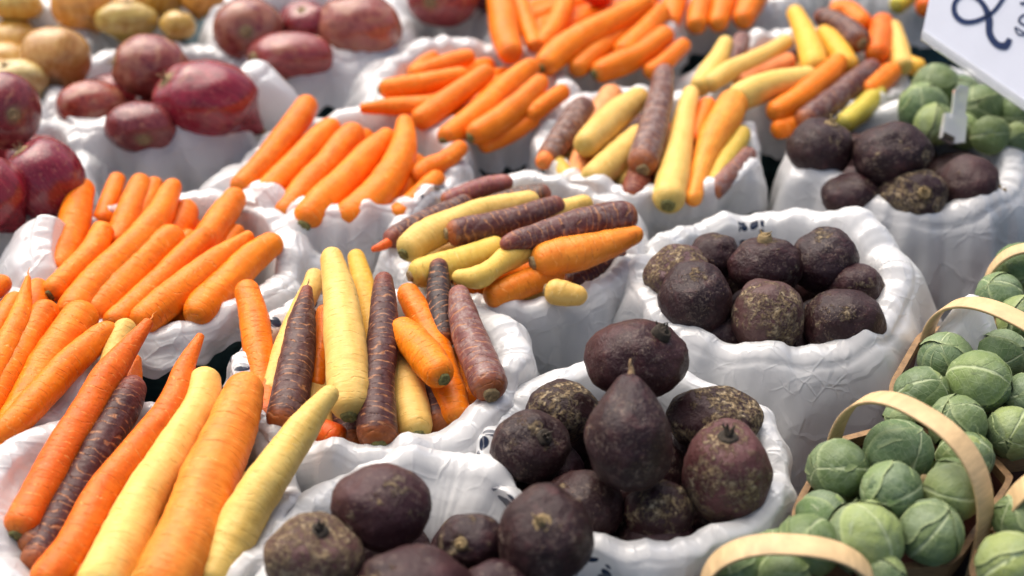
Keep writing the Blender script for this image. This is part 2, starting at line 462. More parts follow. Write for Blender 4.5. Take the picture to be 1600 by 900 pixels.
# ------------------------------------------------------------------ round bodies (beets, onions)
def body_frame(axis):
    """axis given as (right, up, towards the viewer) of the photo -> world"""
    a = (RT * axis[0] + UP * axis[1] - FW * axis[2]).normalized()
    return a
def round_body(name, mat, x, y, rx, ry, z, axis, profile, seed, rough, NC=56, NR=44):
    c = at(x, y, RIM + .01 * z)
    k = m_per_px(c)
    RX, RY = rx * k, ry * k; RZ = (RX + RY) / 2
    a = Vector(axis).normalized()
    u = a.orthogonal().normalized(); v = a.cross(u)
    vs, cyl, tt = [], [], []
    for i in range(NR):
        ph = PI * i / (NR - 1)
        h = math.cos(ph); s = math.sin(ph)
        rad, hh = profile(h, s)
        for m_ in range(NC):
            an = 2 * PI * m_ / NC
            d = a * hh + (u * math.cos(an) + v * math.sin(an)) * rad
            q = a * h + (u * math.cos(an) + v * math.sin(an)) * s
            n_ = 1 + rough[0] * fbm(q * 1.3 + Vector((seed, 0, 0)), 2) + rough[1] * fbm(q * 5 + Vector((0, seed, 0)), 3)
            d = d * n_
            vs.append(RT * (d.x * RX) + UP * (d.y * RY) - FW * (d.z * RZ))
            cyl.append((math.cos(an) * max(s, .12) + seed, math.sin(an) * max(s, .12), h * 2)); tt.append(i / (NR - 1))
    o = new_mesh(name, vs, grid_faces(NR, NC), mat, None, c, attrs={'cyl': ('FLOAT_VECTOR', cyl), 'tt': ('FLOAT', tt)})
    ww = RT * (a.x) + UP * (a.y) - FW * (a.z)
    def surf(sign):
        rad, hh = profile(sign, 0)
        return RT * (a.x * hh * RX) + UP * (a.y * hh * RY) - FW * (a.z * hh * RZ)
    return o, ww, surf, RZ
def beet_profile(pear):
    def f(h, s):
        rad, hh = s, h
        if h > .8: hh = .8 + (h - .8) * .55 + .0 ; 
        if h < 0:
            t = -h
            rad = s * (1 - pear * t * t) + .0
            hh = h * (1 + .10 * t ** 3)
        return rad, hh
    return f
def beet(basket, what, x, y, rx, ry, z, axis=(0, .5, .6), scurf=.3, pear=.15, stem=True, tail=False, tint=(.034, .011, .013), stem_mat='stem_tan', stem_len=.5, buried=None):
    sd = random.uniform(0, 90)
    o, ww, surf, R = round_body('beet', M['beet'], x, y, rx, ry, z, axis, beet_profile(pear), sd, (.085, .018))
    o.color = (*rand_tint(tint, .2), scurf)
    tag(o, what + ' in ' + BK[basket]['say'], 'beet', buried or 'beets in ' + BK[basket]['say'])
    if stem:
        disc(o, 'stem_stub', surf(1) - ww * R * .02, ww, R * .20, M[stem_mat], R * stem_len * .9)
        for q in range(3):
            e = (ww + Vector((random.uniform(-.8, .8), random.uniform(-.8, .8), random.uniform(-.3, .8)))).normalized()
            strand(o, 'stem_stub', surf(1) + e * R * .06, e, R * .26, R * .07, M[stem_mat])
    if tail:
        strand(o, 'root_tail', surf(-1) + ww * R * .10, -ww, R * .36, R * .085, M['root'])
    return o
def onion_profile(neck):
    def f(h, s):
        rad, hh = s, h
        if h > .9: hh = .9 + (h - .9) * .3
        if h < -.55:
            t = (-h - .55) / .45
            rad = s * (1 - .55 * t) + .03 * t
            hh = h - neck * t * t
        return rad, hh
    return f
def onion(red, basket, what, x, y, rx, ry, z, axis, dry=.2, tint=None, neck=.25):
    sd = random.uniform(0, 90)
    o, ww, surf, R = round_body('red_onion' if red else 'yellow_onion', M['red_onion' if red else 'yellow_onion'], x, y, rx, ry, z, axis, onion_profile(neck), sd, (.05, .006))
    o.color = (*rand_tint(tint or ((.230, .024, .030) if red else (.60, .36, .085)), .12), dry)
    tag(o, what + ' in ' + BK[basket]['say'], 'onion', 'onions in ' + BK[basket]['say'])
    disc(o, 'root_plate', surf(1) - ww * R * .03, ww, R * .17, M['stem_tan'], R * .12)
    for q in range(7):
        e = (ww + Vector((random.uniform(-1, 1), random.uniform(-1, 1), random.uniform(-1, 1)))).normalized()
        strand(o, 'root_hair', surf(1) + e * R * .04, e, R * .2, R * .018, M['root'])
    strand(o, 'dry_neck', surf(-1) + ww * R * .05, -ww, R * .30, R * .10, M['root'])
    return o

# ------------------------------------------------------------------ sprouts
def sprout(basket, what, x, y, r, z, axis=None, tint=(1, 1, 1), nleaf=8):
    c = at(x, y, RIM + .01 * z)
    R = r * m_per_px(c)
    if axis is None:
        axis = (random.uniform(-.7, .7), random.uniform(-.2, .9), random.uniform(.1, 1))
    A = body_frame(axis); u = A.orthogonal().normalized(); v = A.cross(u)
    u, v = (u * math.cos(x) + v * math.sin(x)), (v * math.cos(x) - u * math.sin(x))
    sd = random.uniform(0, 90)
    NR, NC = 20, 28
    vs, lu = [], []
    for i in range(NR):
        ph = PI * i / (NR - 1)
        for j in range(NC):
            an = 2 * PI * j / NC
            q = A * math.cos(ph) + (u * math.cos(an) + v * math.sin(an)) * math.sin(ph)
            vs.append(q * R * (.93 + .03 * fbm(q * 1.5 + Vector((sd, 0, 0)), 2))); lu.append((math.sin(an) * math.sin(ph), math.cos(ph), 0))
    o = new_mesh('brussels_sprout', vs, grid_faces(NR, NC), M['sprout'], None, c, attrs={'leafuv': ('FLOAT_VECTOR', lu)})
    o.color = (*tint, 1)
    tag(o, what + ' in ' + BK[basket]['say'], 'sprout', 'brussels sprouts in ' + BK[basket]['say'])
    for i in range(nleaf):
        az = i * 2.39996 + sd
        # leaf centre sits on the flank, its tip reaches over the top; the outermost leaves sit lowest
        el = math.radians(48 - 42 * i / nleaf + random.uniform(-6, 6))
        side = u * math.cos(az) + v * math.sin(az)
        C = (A * math.sin(el) + side * math.cos(el)).normalized()
        up = (A - C * A.dot(C)).normalized(); sdv = C.cross(up)
        spread = math.radians(random.uniform(66, 80))
        base = .925 + .017 * i
        n1, n2 = 13, 30
        lv, luv, sd2 = [], [], random.uniform(0, 90)
        for p in range(n1):
            rho = p / (n1 - 1)
            for q in range(n2):
                an = 2 * PI * q / n2
                k = 1 + .16 * noise.noise(Vector((math.cos(an) * 1.3 + sd2, math.sin(an) * 1.3, 0))) * rho
                ang = rho * spread * k * (1 if p else 0)
                d = C * math.cos(ang) + (sdv * math.sin(an) + up * math.cos(an)) * math.sin(ang)
                rr = base + .034 * rho ** 7 * (1 + noise.noise(Vector((math.cos(an) * 2 + sd2, math.sin(an) * 2, 4)))) +   .034 * fbm(d * 2.6 + Vector((sd2, 0, 0)), 3)
                a_ = rho * math.sin(an)
                rr += -.022 * math.exp(-(a_ / .10) ** 2) * (1 - rho) +   .005 * math.cos((rho * math.cos(an) - abs(a_) * .75) * 19)
                lv.append(d * R * rr); luv.append((a_, rho * math.cos(an), 0))
        lf = new_mesh('leaf', lv, grid_faces(n1, n2), M['sprout'], o, attrs={'leafuv': ('FLOAT_VECTOR', luv)})
        t = random.uniform(.85, 1.15)
        lf.color = (tint[0] * t, tint[1] * t, tint[2] * t, 1)
    disc(o, 'stem', -A * R * .97, -A, R * .26, M['stem_tan'], R * .22)
    return o

# ------------------------------------------------------------------ baskets and bags
BK = {}
def basket_spec(key, px, py, R, say, **kw):
    c = at(px, py, RIM); c.z = 0
    BK[key] = dict(c=c, R=R, say=say, **kw)
def ang_bump(th, ctr, wid):
    d = (math.degrees(th) - ctr + 180) % 360 - 180
    return math.exp(-(d / wid) ** 2)
def build_basket(key):
    b = BK[key]; c, R = b['c'], b['R']
    NC = 72; prof = []
    Rb = R * .74
    for r, z in [(0.002, .003), (Rb * .6, .003), (Rb, .004), (Rb + .004, .012), (R - .004, RIM - .010), (R - .001, RIM - .006), (R + .004, RIM - .005),
                 (R + .004, RIM - .011), (R, RIM - .014)]: prof.append((r, z))
    vs = []
    for (r, z) in prof:
        for j in range(NC):
            an = 2 * PI * j / NC
            rr = r * (1 + .012 * math.sin(an * 24) * smooth(.01, .05, z) * (1 - smooth(.07, .088, z)))
            vs.append(Vector((math.cos(an) * rr, math.sin(an) * rr, z)))
    o = new_mesh('round_basket', vs, grid_faces(len(prof), NC), M['basket'], None, c)
    md = o.modifiers.new('thick', 'SOLIDIFY'); md.thickness = .0016
    tag(o, 'round dark teal basket under the bag of ' + b['what'], 'basket', 'round teal baskets')
    return o
def build_bag(key):
    b = BK[key]; c, R = b['c'], b['R']
    sd = random.uniform(0, 90)
    NC = 330
    others = []
    for k2, b2 in BK.items():
        if k2 == key or b2.get('poly'): continue
        d = (b2['c'] - c).length
        if d < .34:
            lim = b2['R'] + .0035
            if d < R + b2['R'] + .012: lim = b2['R'] * (d / (R + b2['R'] + .012)) + .002
            others.append((b2['c'] - c, lim))
    sk, fl = b.get('skirt', .05), b.get('flare', .022)
    rows = [('f', .02), ('f', .45), ('f', .75)]
    for i in range(14): rows.append(('in', i / 13))
    for i in range(1, 10): rows.append(('roll', i / 9))
    NS = 26
    for i in range(1, NS + 1): rows.append(('out', i / NS))
    vs, bc, pr = [], [], []
    base = []
    for j in range(NC):
        th = 2 * PI * j / NC
        ct, st = math.cos(th), math.sin(th)
        q = Vector((ct, st, 0))
        lift = .009 * fbm(q * 2.6 + Vector((sd, 0, 0)), 2) + .0022 * ridge(q * 4.5 + Vector((0, sd, 0)), 2)
        for (a_, w_, h_) in b.get('lifts', []): lift += h_ * ang_bump(th, a_, w_)
        puff = .0016 + .0016 * fbm(q * 4.5 + Vector((0, 0, sd)), 2)
        for (a_, w_, h_) in b.get('puffs', []): puff += .6 * h_ * ang_bump(th, a_, w_)
        puff = max(.0004, puff)
        L = sk * (1 + .35 * fbm(q * 2.4 + Vector((sd, 3, 0)), 2) + .16 * noise.noise(q * 9 + Vector((sd, 5, 0)))); F = fl * .75 * (1 + .9 * fbm(q * 3.1 + Vector((sd, 7, 0)), 2)) - .002 + .020 * noise.noise(q * 3.2 + Vector((sd, 1, 1)))
        for (a_, w_, h_) in b.get('skirts', []): L += h_ * ang_bump(th, a_, w_)
        for (a_, w_, h_) in b.get('flares', []): F += h_ * ang_bump(th, a_, w_)
        L = min(max(.012, L), RIM - .006)
        base.append((lift, puff, L, F, R * (1 + .012 * fbm(q * 1.7 + Vector((sd, 11, 0)), 2))))
    for (kind, t) in rows:
        for j in range(NC):
            th = 2 * PI * j / NC
            ct, st = math.cos(th), math.sin(th)
            lift, puff, L, F, Rj = base[j]
            top = RIM + lift
            if kind == 'f':
                r, z, s = Rj * .74 * t, RIM - .052, -.07
            elif kind == 'in':
                r = Rj * (.74 + .195 * t ** .8); z = RIM - .048 + (.048 + lift) * t; s = -.06 * (1 - t)
            elif kind == 'roll':
                an = PI * (1 - t)
                r = Rj * .935 + (R + .006 - Rj * .935 + 2 * puff) * .5 * (1 + math.cos(an)); z = top + (puff + .002) * math.sin(an); s = .014 * t
            else:
                r = R + .006 + 2 * puff + F * (t ** .7); z = top - L * (t ** 1.3); s = .014 + L * t
            arc = th * R
            # creases: radial folds that grow away from the rim, plus crumple
            Q = Vector((ct * r, st * r, z))
            if kind == 'out': Q = Vector((Q.x, Q.y, (Q.z - RIM) * .72 + RIM))
            W = Q + Vector((noise.noise(Q * 16), noise.noise(Q * 16 + Vector((7, 0, 0))), noise.noise(Q * 16 + Vector((0, 7, 0))))) * .012
            crum = (noise.voronoi(W * 14 + Vector((sd, 0, 0)))[0][0] - .5) * .0135 + (noise.voronoi(W * 34 + Vector((0, sd, 0)))[0][0] - .5) * .0022
            if kind == 'out':
                r += ridge(Vector((ct * 2.6 + sd, st * 2.6, t * .9)), 2) * .0042 * (.2 + t) + crum * (.5 + .7 * t)
                z += noise.noise(Vector((ct * 5, st * 5, t * 2 + sd))) * .0040 * t + crum * .4
            elif kind == 'roll':
                r += ridge(Vector((ct * 2.6 + sd, st * 2.6, 0)), 2) * .0042 * .2 * t + crum * .45 * (.3 + .7 * t)
                z += crum * .45
            elif kind == 'in':
                r += crum * .6 * t - .001
                for (a_, w_, h_) in b.get('bulge', []): r -= h_ * ang_bump(th, a_, w_) * math.sin(PI * min(1, .12 + .88 * t)) ** .8
            p = Vector((ct * r, st * r, z))
            if kind in ('out', 'roll') or (kind == 'in' and t > .5):
                for it in range(2):
                    for (oc, lim) in others:
                        dx, dy = p.x - oc.x, p.y - oc.y
                        d2 = dx * dx + dy * dy
                        if d2 < lim * lim:
                            d_ = math.sqrt(d2) or 1e-6
                            p.x = oc.x + dx / d_ * lim; p.y = oc.y + dy / d_ * lim
                            if kind == 'out': p.z = min(p.z, RIM + .004 + lift * .3) if p.z > RIM else p.z
            vs.append(p); bc.append((arc, s, sd))
            w = 0
            for (a_, wd, s0, s1) in b.get('prints', []):
                dd = (math.degrees(th) - a_ + 180) % 360 - 180
                if abs(dd) < wd and s0 < s < s1: w = 1
            pr.append(w)
    o = new_mesh('plastic_bag', vs, grid_faces(len(rows), NC), M['bag'], None, c, attrs={'bc': ('FLOAT_VECTOR', bc), 'printed': ('FLOAT', pr)})
    tag(o, b['bag'], 'plastic bag', 'white bags lining the baskets')
    return o

def arc_handle(parent, A, B, hgt, width, thick, mat, lean=0.0):
    """bent wood strip from A to B (world), relative to the parent's location"""
    loc = parent.location
    ax = (B - A); ln = ax.length; ax.normalize()
    side = ax.cross(Vector((0, 0, 1))).normalized()
    NS = 60; vs = []
    for i in range(NS + 1):
        t = PI * i / NS
        ex = .5 - .5 * math.copysign(abs(math.cos(t)) ** .80, math.cos(t)); ez = abs(math.sin(t)) ** .85
        p = A + ax * ln * ex + Vector((0, 0, 1)) * hgt * ez + side * lean * ez
        if i == 0: p -= Vector((0, 0, .03))
        if i == NS: p -= Vector((0, 0, .03))
        tn = Vector((0, 0, 0)) + ax * math.sin(t) * ln * .5 + Vector((0, 0, 1)) * math.cos(t) * hgt
        tn.normalize(); nn = tn.cross(side).normalized()
        for (a, b) in ((-.5, -.3), (-.46, .5), (.46, .5), (.5, -.3), (.46, -.5), (-.46, -.5)):
            vs.append(p + side * width * a + nn * thick * b - loc)
    f = grid_faces(NS + 1, 6)
    return new_mesh('handle', vs, f, mat, parent)
def veneer_basket(key, poly, say, label, hA, hB, hgt, lean=0.0, width=.017, has_handle=True):
    P = [at(x, y, RIM) for x, y in poly]
    cen = sum(P, Vector()) / len(P); cen.z = 0
    BK[key] = dict(c=cen, R=.06, say=say, poly=True)
    o = empty('veneer_basket', cen)
    tag(o, label, 'basket', 'wooden till baskets with bent handles')
    # resample the outline with soft corners
    def outline(scale, z, push=0.0):
        out = []
        n = len(P)
        for i in range(n):
            a, b_, c_ = P[i - 1], P[i], P[(i + 1) % n]
            for t in (.0, .25, .5, .75, 1.0):
                q0 = b_.lerp(a, .16); q2 = b_.lerp(c_, .16)
                q = q0 * (1 - t) ** 2 + b_ * 2 * t * (1 - t) + q2 * t * t
                d = q - cen; d.z = 0
                d = d * scale + d.normalized() * push
                out.append(Vector((d.x, d.y, z)))
        return out
    nn = len(outline(1, 0))
    wall = outline(.80, .002) + outline(.995, RIM) + outline(.975, RIM) + outline(.78, .006)
    f = grid_faces(4, nn); f.append(tuple(range(3 * nn, 4 * nn))); f.append(tuple(range(nn - 1, -1, -1)))
    new_mesh('wall', wall, f, M['veneer'], o, smooth_=False)
    rb = outline(1.0, RIM - .013, .0006) + outline(1.0, RIM + .0012, .0022) + outline(.97, RIM + .0014, -.0006) + outline(.97, RIM - .012, -.0005)
    f = grid_faces(4, nn) + [(3 * nn + j, 3 * nn + (j + 1) % nn, (j + 1) % nn, j) for j in range(nn)]
    new_mesh('rim_band', rb, f, M['rim'], o, smooth_=False)
    if has_handle:
        arc_handle(o, at(*hA, RIM), at(*hB, RIM), hgt, width, .0022, M['handle'], lean)
    return o

def project(p):
    d = p - CAM
    return 800 + F_PX * d.dot(RT) / d.dot(FW), 450 - F_PX * d.dot(UP) / d.dot(FW)
def bury_carrots(key, kinds, deg, n=7, z=-1.0, w=1.3):
    """the layer under the carrots one sees, glimpsed through the gaps"""
    b = BK[key]; R = b['R']; a = math.radians(deg)
    u = Vector((math.cos(a), math.sin(a), 0)); v = Vector((-math.sin(a), math.cos(a), 0))
    for i in range(n):
        o = (i + .5) / n * 2 - 1
        h = math.sqrt(max(.05, 1 - o * o)) * R * .80
        P0 = b['c'] + v * o * R * .78 - u * h; P1 = b['c'] + v * o * R * .78 + u * h * .95
        zz = z + .5 * (i % 2)
        pts = []
        for t in (0, .35, .7, 1):
            q = P0.lerp(P1, t) + v * random.uniform(-.004, .004); q.z = RIM + zz * .01
            pts.append(project(q))
        m = m_per_px(b['c'] + Vector((0, 0, RIM)))
        k = kinds[i % len(kinds)]
        carrot(k, key, k + ' carrot mostly buried under the others', pts, [.023 * w / m * x / 1.3 for x in (1, 1.05, .9, .6)], zz, crown=False, buried=k + ' carrots buried in ' + b['say'])
def bury_beets(key, n=6, z=-2.6, ring=.62):
    b = BK[key]; R = b['R']; sd = random.uniform(0, 6)
    for i in range(n + 1):
        rr = R * ring if i else 0
        q = b['c'] + Vector((math.cos(sd + i * 2 * PI / n) * rr, math.sin(sd + i * 2 * PI / n) * rr, RIM + .01 * z))
        x, y = project(q); r = .027 / m_per_px(q) * random.uniform(.9, 1.08)
        beet(key, 'beet mostly buried under the top layer', x, y, r, r * .95, z, (random.uniform(-1, 1), random.uniform(-1, 1), .3), .2, .1, stem=False, buried='beets buried in ' + b['say'])

def bury_onions(key, red=True, n=6, z=-2.2, ring=.60):
    b = BK[key]; R = b['R']; sd = random.uniform(0, 6)
    for i in range(n + 1):
        rr = R * ring if i else 0
        q = b['c'] + Vector((math.cos(sd + i * 2 * PI / n) * rr, math.sin(sd + i * 2 * PI / n) * rr, RIM + .01 * z))
        x, y = project(q); r = .029 / m_per_px(q) * random.uniform(.9, 1.08)
        o = onion(red, key, 'onion mostly buried under the top layer', x, y, r, r * .95, z, (random.uniform(-1, 1), random.uniform(-1, 1), .3), .25)
        o['group'] = 'onions buried in ' + b['say']
# ------------------------------------------------------------------ the baskets
def BS(key, px, py, R, say, what, bag, **kw): basket_spec(key, px, py, R, say, what=what, bag=bag, **kw)
BS('B1', 218, 790, 0.087, 'the front left basket', 'the front left mixed carrots', 'crumpled white bag around the front left mixed carrots, cut by the bottom edge',
   skirt=.03, flare=.006, puffs=[(180, 40, .006)], lifts=[(170, 40, .006)], skirts=[(90, 50, -.012)], bulge=[(185, 50, .012)])
BS('B2', -58, 570, 0.082, 'the left edge carrot basket', 'the carrots cut off by the left edge', 'white bag edge along the carrots cut off by the left edge',
   skirt=.05, flare=.02, lifts=[(272, 62, 0.006)])
BS('B3', 265, 412, 0.087, 'the left carrot basket', 'the left orange carrots', 'white bag with a raised peak at the left of the orange carrots', skirt=.022, flare=.010,
   lifts=[(272, 62, 0.004), (178, 16, .022), (200, 25, .008)], flares=[(178, 25, .02), (45, 25, .016), (150, 30, .02)], skirts=[(150, 40, .04), (45, 25, .04)])
BS('B4', 552, 260, 0.084, 'the carrot basket beside red onions', 'the orange carrots beside the red onions', 'wide white bag spread around the orange carrots beside the red onions',
   skirt=.055, flare=.030, flares=[(205, 40, .05)], skirts=[(205, 40, .02)], lifts=[(272, 62, 0.008), (215, 30, .006), (75, 40, .006)], prints=[(322, 12, -.01, .03)])
BS('B5', 738, 138, 0.081, 'the small upper middle basket', 'the small upper middle orange carrots', 'lilac shaded white bag under the orange carrots behind the middle',
   skirt=.045, flare=.016, flares=[(150, 60, .03)], lifts=[(272, 62, 0.004), (120, 40, .012)])
BS('B6', 913, 29, 0.087, 'the top middle carrot basket', 'the orange carrots at the top middle', 'white bag holding the orange carrots at the top middle edge', skirt=.05, flare=.02, lifts=[(272, 62, 0.005)])
BS('B7', 1135, -45, 0.087, 'the farthest carrot basket', 'the farthest orange carrots', 'greyish white bag of the farthest orange carrots at the top edge', skirt=.05, flare=.02)
BS('B8', 805, 375, 0.088, 'the central crosswise basket', 'the crosswise mixed carrots', 'smooth white bag with a deep front under the crosswise mixed carrots', skirt=.075, flare=.018,
   flares=[(0, 40, .008)], puffs=[(250, 50, .002)])
BS('B9', 1010, 228, 0.088, 'the upper mixed carrot basket', 'the back middle mixed carrots', 'white bag with a clean round rim around the back middle mixed carrots', skirt=.035, flare=.006,
   skirts=[(270, 60, .03)], lifts=[(272, 62, 0.006)])
BS('B10', 1262, 114, 0.079, 'the mixed basket left of the sign', 'the back right mixed carrots', 'pale bag around the mixed carrots left of the price sign', skirt=.04, flare=.012, flares=[(180, 40, .03)], lifts=[(272, 62, 0.005)])
BS('B11', 590, 583, 0.088, 'the front middle carrot basket', 'the front middle mixed carrots', 'crinkled white bag with dark print around the front middle mixed carrots', skirt=.055, flare=.018,
   lifts=[(272, 62, 0.006), (8, 22, .012), (160, 30, .01)], puffs=[(8, 25, .004), (300, 40, .003)], skirts=[(190, 30, -.03)], flares=[(190, 30, -.014)], prints=[(150, 26, -.045, .03), (178, 10, .0, .03)])
BS('B12', 988, 722, 0.086, 'the front beet basket', 'the front beets', 'white bag with blue drop print around the front beets', skirt=.055, flare=.012,
   prints=[(188, 30, -.05, .05), (243, 18, .022, .07)], lifts=[(272, 62, 0.008), (20, 60, .005)])
BS('B13', 1192, 450, 0.088, 'the middle beet basket', 'the middle beets', 'tall white bag with long folds around the middle beets', skirt=.085, flare=.020,
   lifts=[(272, 62, 0.009), (35, 28, .020), (0, 25, .010)], flares=[(330, 50, .02), (270, 40, .010)], puffs=[(20, 40, .008), (290, 60, .006)], prints=[(88, 7, -.03, .004), (52, 6, -.02, .004)])
BS('B14', 1418, 250, 0.082, 'the back beet basket', 'the back beets', 'bulging white bag around the back beets', skirt=.085, flare=.020,
   lifts=[(195, 24, .014), (258, 14, .003), (305, 16, .006), (350, 20, .008)], puffs=[(200, 25, .010), (275, 60, .010)], flares=[(20, 40, .03), (280, 70, .012)])
BS('B15', 648, 896, 0.081, 'the bottom beet basket', 'the beets at the bottom edge', 'white bag behind the beets at the bottom edge', skirt=.05, flare=.014,
   lifts=[(85, 40, .004)], puffs=[(75, 40, .004)], bulge=[(85, 45, .026)], prints=[(352, 12, -.02, .03)])
BS('B16', 247, 143, 0.087, 'the middle red onion basket', 'the middle red onions', 'thick folded white bag around the middle red onions', skirt=.05, flare=.024,
   lifts=[(272, 62, 0.010), (355, 18, .020), (330, 25, .006)], puffs=[(270, 70, .007), (350, 25, .006)], prints=[(165, 10, -.002, .03)])
BS('B17', 482, 44, 0.087, 'the back red onion basket', 'the back red onions', 'thick white bag in front of the back red onions', skirt=.05, flare=.024, puffs=[(280, 70, .008)], lifts=[(272, 62, 0.010), (150, 30, .014)])
BS('B18', -40, 258, 0.087, 'the left edge onion basket', 'the red onions at the left edge', 'white bag around the red onions at the left edge', skirt=.05, flare=.02)
BS('B19', 5, 72, 0.074, 'the upper left onion basket', 'the upper left yellow onions', 'white bag around the upper left yellow onions', skirt=.04, flare=.014, lifts=[(80, 40, .012)])
BS('B20', 178, -30, 0.082, 'the top left onion basket', 'the yellow onions at the top left', 'white bag of the yellow onions at the top left edge', skirt=.04, flare=.014, lifts=[(330, 30, .014)])
BS('B21', 700, -42, 0.087, 'the top edge onion basket', 'the red onions at the top edge', 'grey shaded white bag of the red onions at the top edge', skirt=.05, flare=.014)
BS('B22', 1545, 162, 0.058, 'the sprout basket under the sign', 'the sprouts under the sign', 'pale bag around the sprouts under the price sign', skirt=.04, flare=.008)
BS('B23', 1425, -45, 0.075, 'the basket behind the sign', 'the fruit behind the sign', 'white bag edge of the basket behind the price sign', skirt=.04, flare=.01)
for _k in list(BK):
    build_basket(_k); build_bag(_k)

# ------------------------------------------------------------------ carrots, basket by basket
C = carrot
O, Y, U = 'orange', 'yellow', 'purple'
# B1
C(O, 'B1', 'long deep orange carrot, leftmost', [(26, 838), (75, 746), (125, 660), (172, 582), (234, 500)], [58, 56, 50, 46, 15], (.2, 3.6), tip='point', hair=True, tint=(.84, .16, .008))
C(U, 'B1', 'dark purple carrot with pale cross lines', [(46, 890), (100, 795), (150, 710), (195, 630), (213, 588)], [44, 50, 54, 50, 34], (-.6, 2.4), crown=False, dust=.15)
C(O, 'B1', 'deep orange carrot tapering to a long thin tip', [(62, 925), (115, 860), (160, 772), (212, 705), (267, 635), (290, 570), (314, 522)], [62, 58, 54, 50, 44, 30, 11], (0, 3.6), tip='point', tint=(.86, .17, .008))
C(Y, 'B1', 'long yellow carrot between two orange ones', [(146, 940), (185, 862), (225, 778), (272, 705), (316, 628), (322, 578)], [78, 74, 64, 58, 52, 44], (0, 2.6))
C(O, 'B1', 'thickest pale orange carrot, second from right', [(240, 950), (290, 840), (330, 745), (368, 650), (388, 586)], [96, 92, 86, 72, 50], (.3, 2.8), tint=(.86, .29, .035))
C(Y, 'B1', 'bent pale yellow carrot, rightmost', [(325, 925), (355, 858), (388, 795), (430, 730), (478, 660), (525, 605)], [60, 66, 66, 60, 46, 24], (-.6, 4.6), lump=.05)
C(Y, 'B1', 'short yellow tip behind the leftmost orange one', [(170, 580), (186, 535), (203, 501)], [36, 38, 32], (1.0, 2.2), crown=False)
C(O, 'B1', 'orange carrot end wedged behind the purple one', [(190, 650), (205, 600), (214, 555)], [34, 30, 14], (.4, 1.6), crown=False)
# B2
C(O, 'B2', 'orange carrot with a hair thin root tip, standing highest', [(-60, 680), (-20, 600), (10, 540), (30, 490), (44, 432)], [44, 44, 40, 32, 7], (1.4, 3.2), tip='point', hair=True)
C(O, 'B2', 'blunt orange carrot behind the thin tipped one', [(10, 590), (32, 530), (52, 480), (60, 440)], [40, 42, 40, 34], (.2, 1.6), crown=False)
C(O, 'B2', 'rounded orange carrot in front of the thin tipped one', [(-40, 680), (2, 600), (35, 548), (62, 500), (84, 474)], [46, 46, 46, 44, 38], (1.0, 2.2), crown=False)
C(O, 'B2', 'big orange carrot running up into the next basket', [(-20, 720), (30, 640), (65, 582), (100, 532), (138, 478)], [48, 50, 54, 56, 54], (.2, 1.9), crown=False)
C(O, 'B2', 'orange carrot lying along the white bag edge', [(-15, 690), (22, 665), (62, 622), (108, 570), (150, 530), (180, 508)], [36, 42, 46, 46, 40, 30], (1.0, 2.2), crown=False, dust=0)
C(O, 'B2', 'small rounded carrot end at the left picture edge', [(-60, 500), (-25, 462), (12, 434)], [34, 34, 28], (1.2, 1.4), crown=False)
C(O, 'B2', 'orange carrot half seen behind the others', [(-50, 590), (-5, 520), (30, 462)], [36, 36, 32], (0, 1.0), crown=False)
# B3
C(O, 'B3', 'thick upright orange carrot, leftmost', [(88, 432), (104, 388), (118, 340), (130, 285)], [42, 47, 47, 38], (.6, 1.6), crown=False)
C(O, 'B3', 'short curved orange carrot with a green crown, front left', [(76, 462), (110, 428), (142, 396), (160, 362), (168, 350)], [38, 40, 40, 34, 28], (1.6, 2.4))
C(O, 'B3', 'thin orange carrot second from left at the back', [(158, 352), (170, 318), (187, 274)], [32, 30, 24], (.2, 1.0), crown=False)
C(O, 'B3', 'orange carrot third from left at the back', [(178, 390), (198, 345), (212, 308), (220, 277)], [40, 42, 38, 28], (.5, 1.4), crown=False)
C(O, 'B3', 'slim orange carrot leaning behind the longest one', [(198, 380), (225, 330), (246, 280)], [30, 32, 24], (.0, 1.0), crown=False)
C(O, 'B3', 'longest orange carrot, reaching from the front rim to the back', [(105, 500), (150, 444), (200, 394), (244, 344), (264, 304), (275, 282)], [54, 54, 50, 42, 32, 22], (.9, 2.8), crown=False)
C(O, 'B3', 'rounded orange carrot right of the longest one', [(138, 500), (182, 456), (228, 408), (258, 378), (282, 358)], [46, 50, 50, 48, 38], (.5, 1.8), crown=False)
C(O, 'B3', 'round orange carrot end at the middle back', [(262, 384), (280, 352), (292, 320)], [42, 44, 40], (.0, .6), crown=False)
C(O, 'B3', 'orange carrot pointing up at the right back', [(282, 425), (318, 382), (346, 342), (374, 302)], [40, 44, 42, 34], (.4, 1.4), crown=False)
C(O, 'B3', 'slender orange carrot at the centre', [(170, 512), (226, 460), (280, 410), (316, 376), (336, 362)], [38, 40, 40, 36, 26], (.6, 1.8), crown=False)
C(O, 'B3', 'orange carrot with the sharpest tip, second from right', [(212, 512), (256, 476), (300, 440), (344, 404), (394, 366)], [44, 50, 48, 38, 16], (.7, 2.2), crown=False, tip='point')
C(O, 'B3', 'fat orange carrot, rightmost', [(298, 504), (322, 478), (358, 442), (395, 404), (436, 372)], [46, 54, 52, 46, 34], (.4, 1.5), crown=False)
C(O, 'B3', 'orange carrot stub glimpsed between the back carrots', [(262, 410), (284, 384), (300, 362)], [28, 30, 26], (.1, .4), crown=False)
C(O, 'B3', 'orange carrot tip glimpsed at the right back', [(340, 400), (360, 374), (376, 354)], [28, 28, 22], (-.2, .2), crown=False)
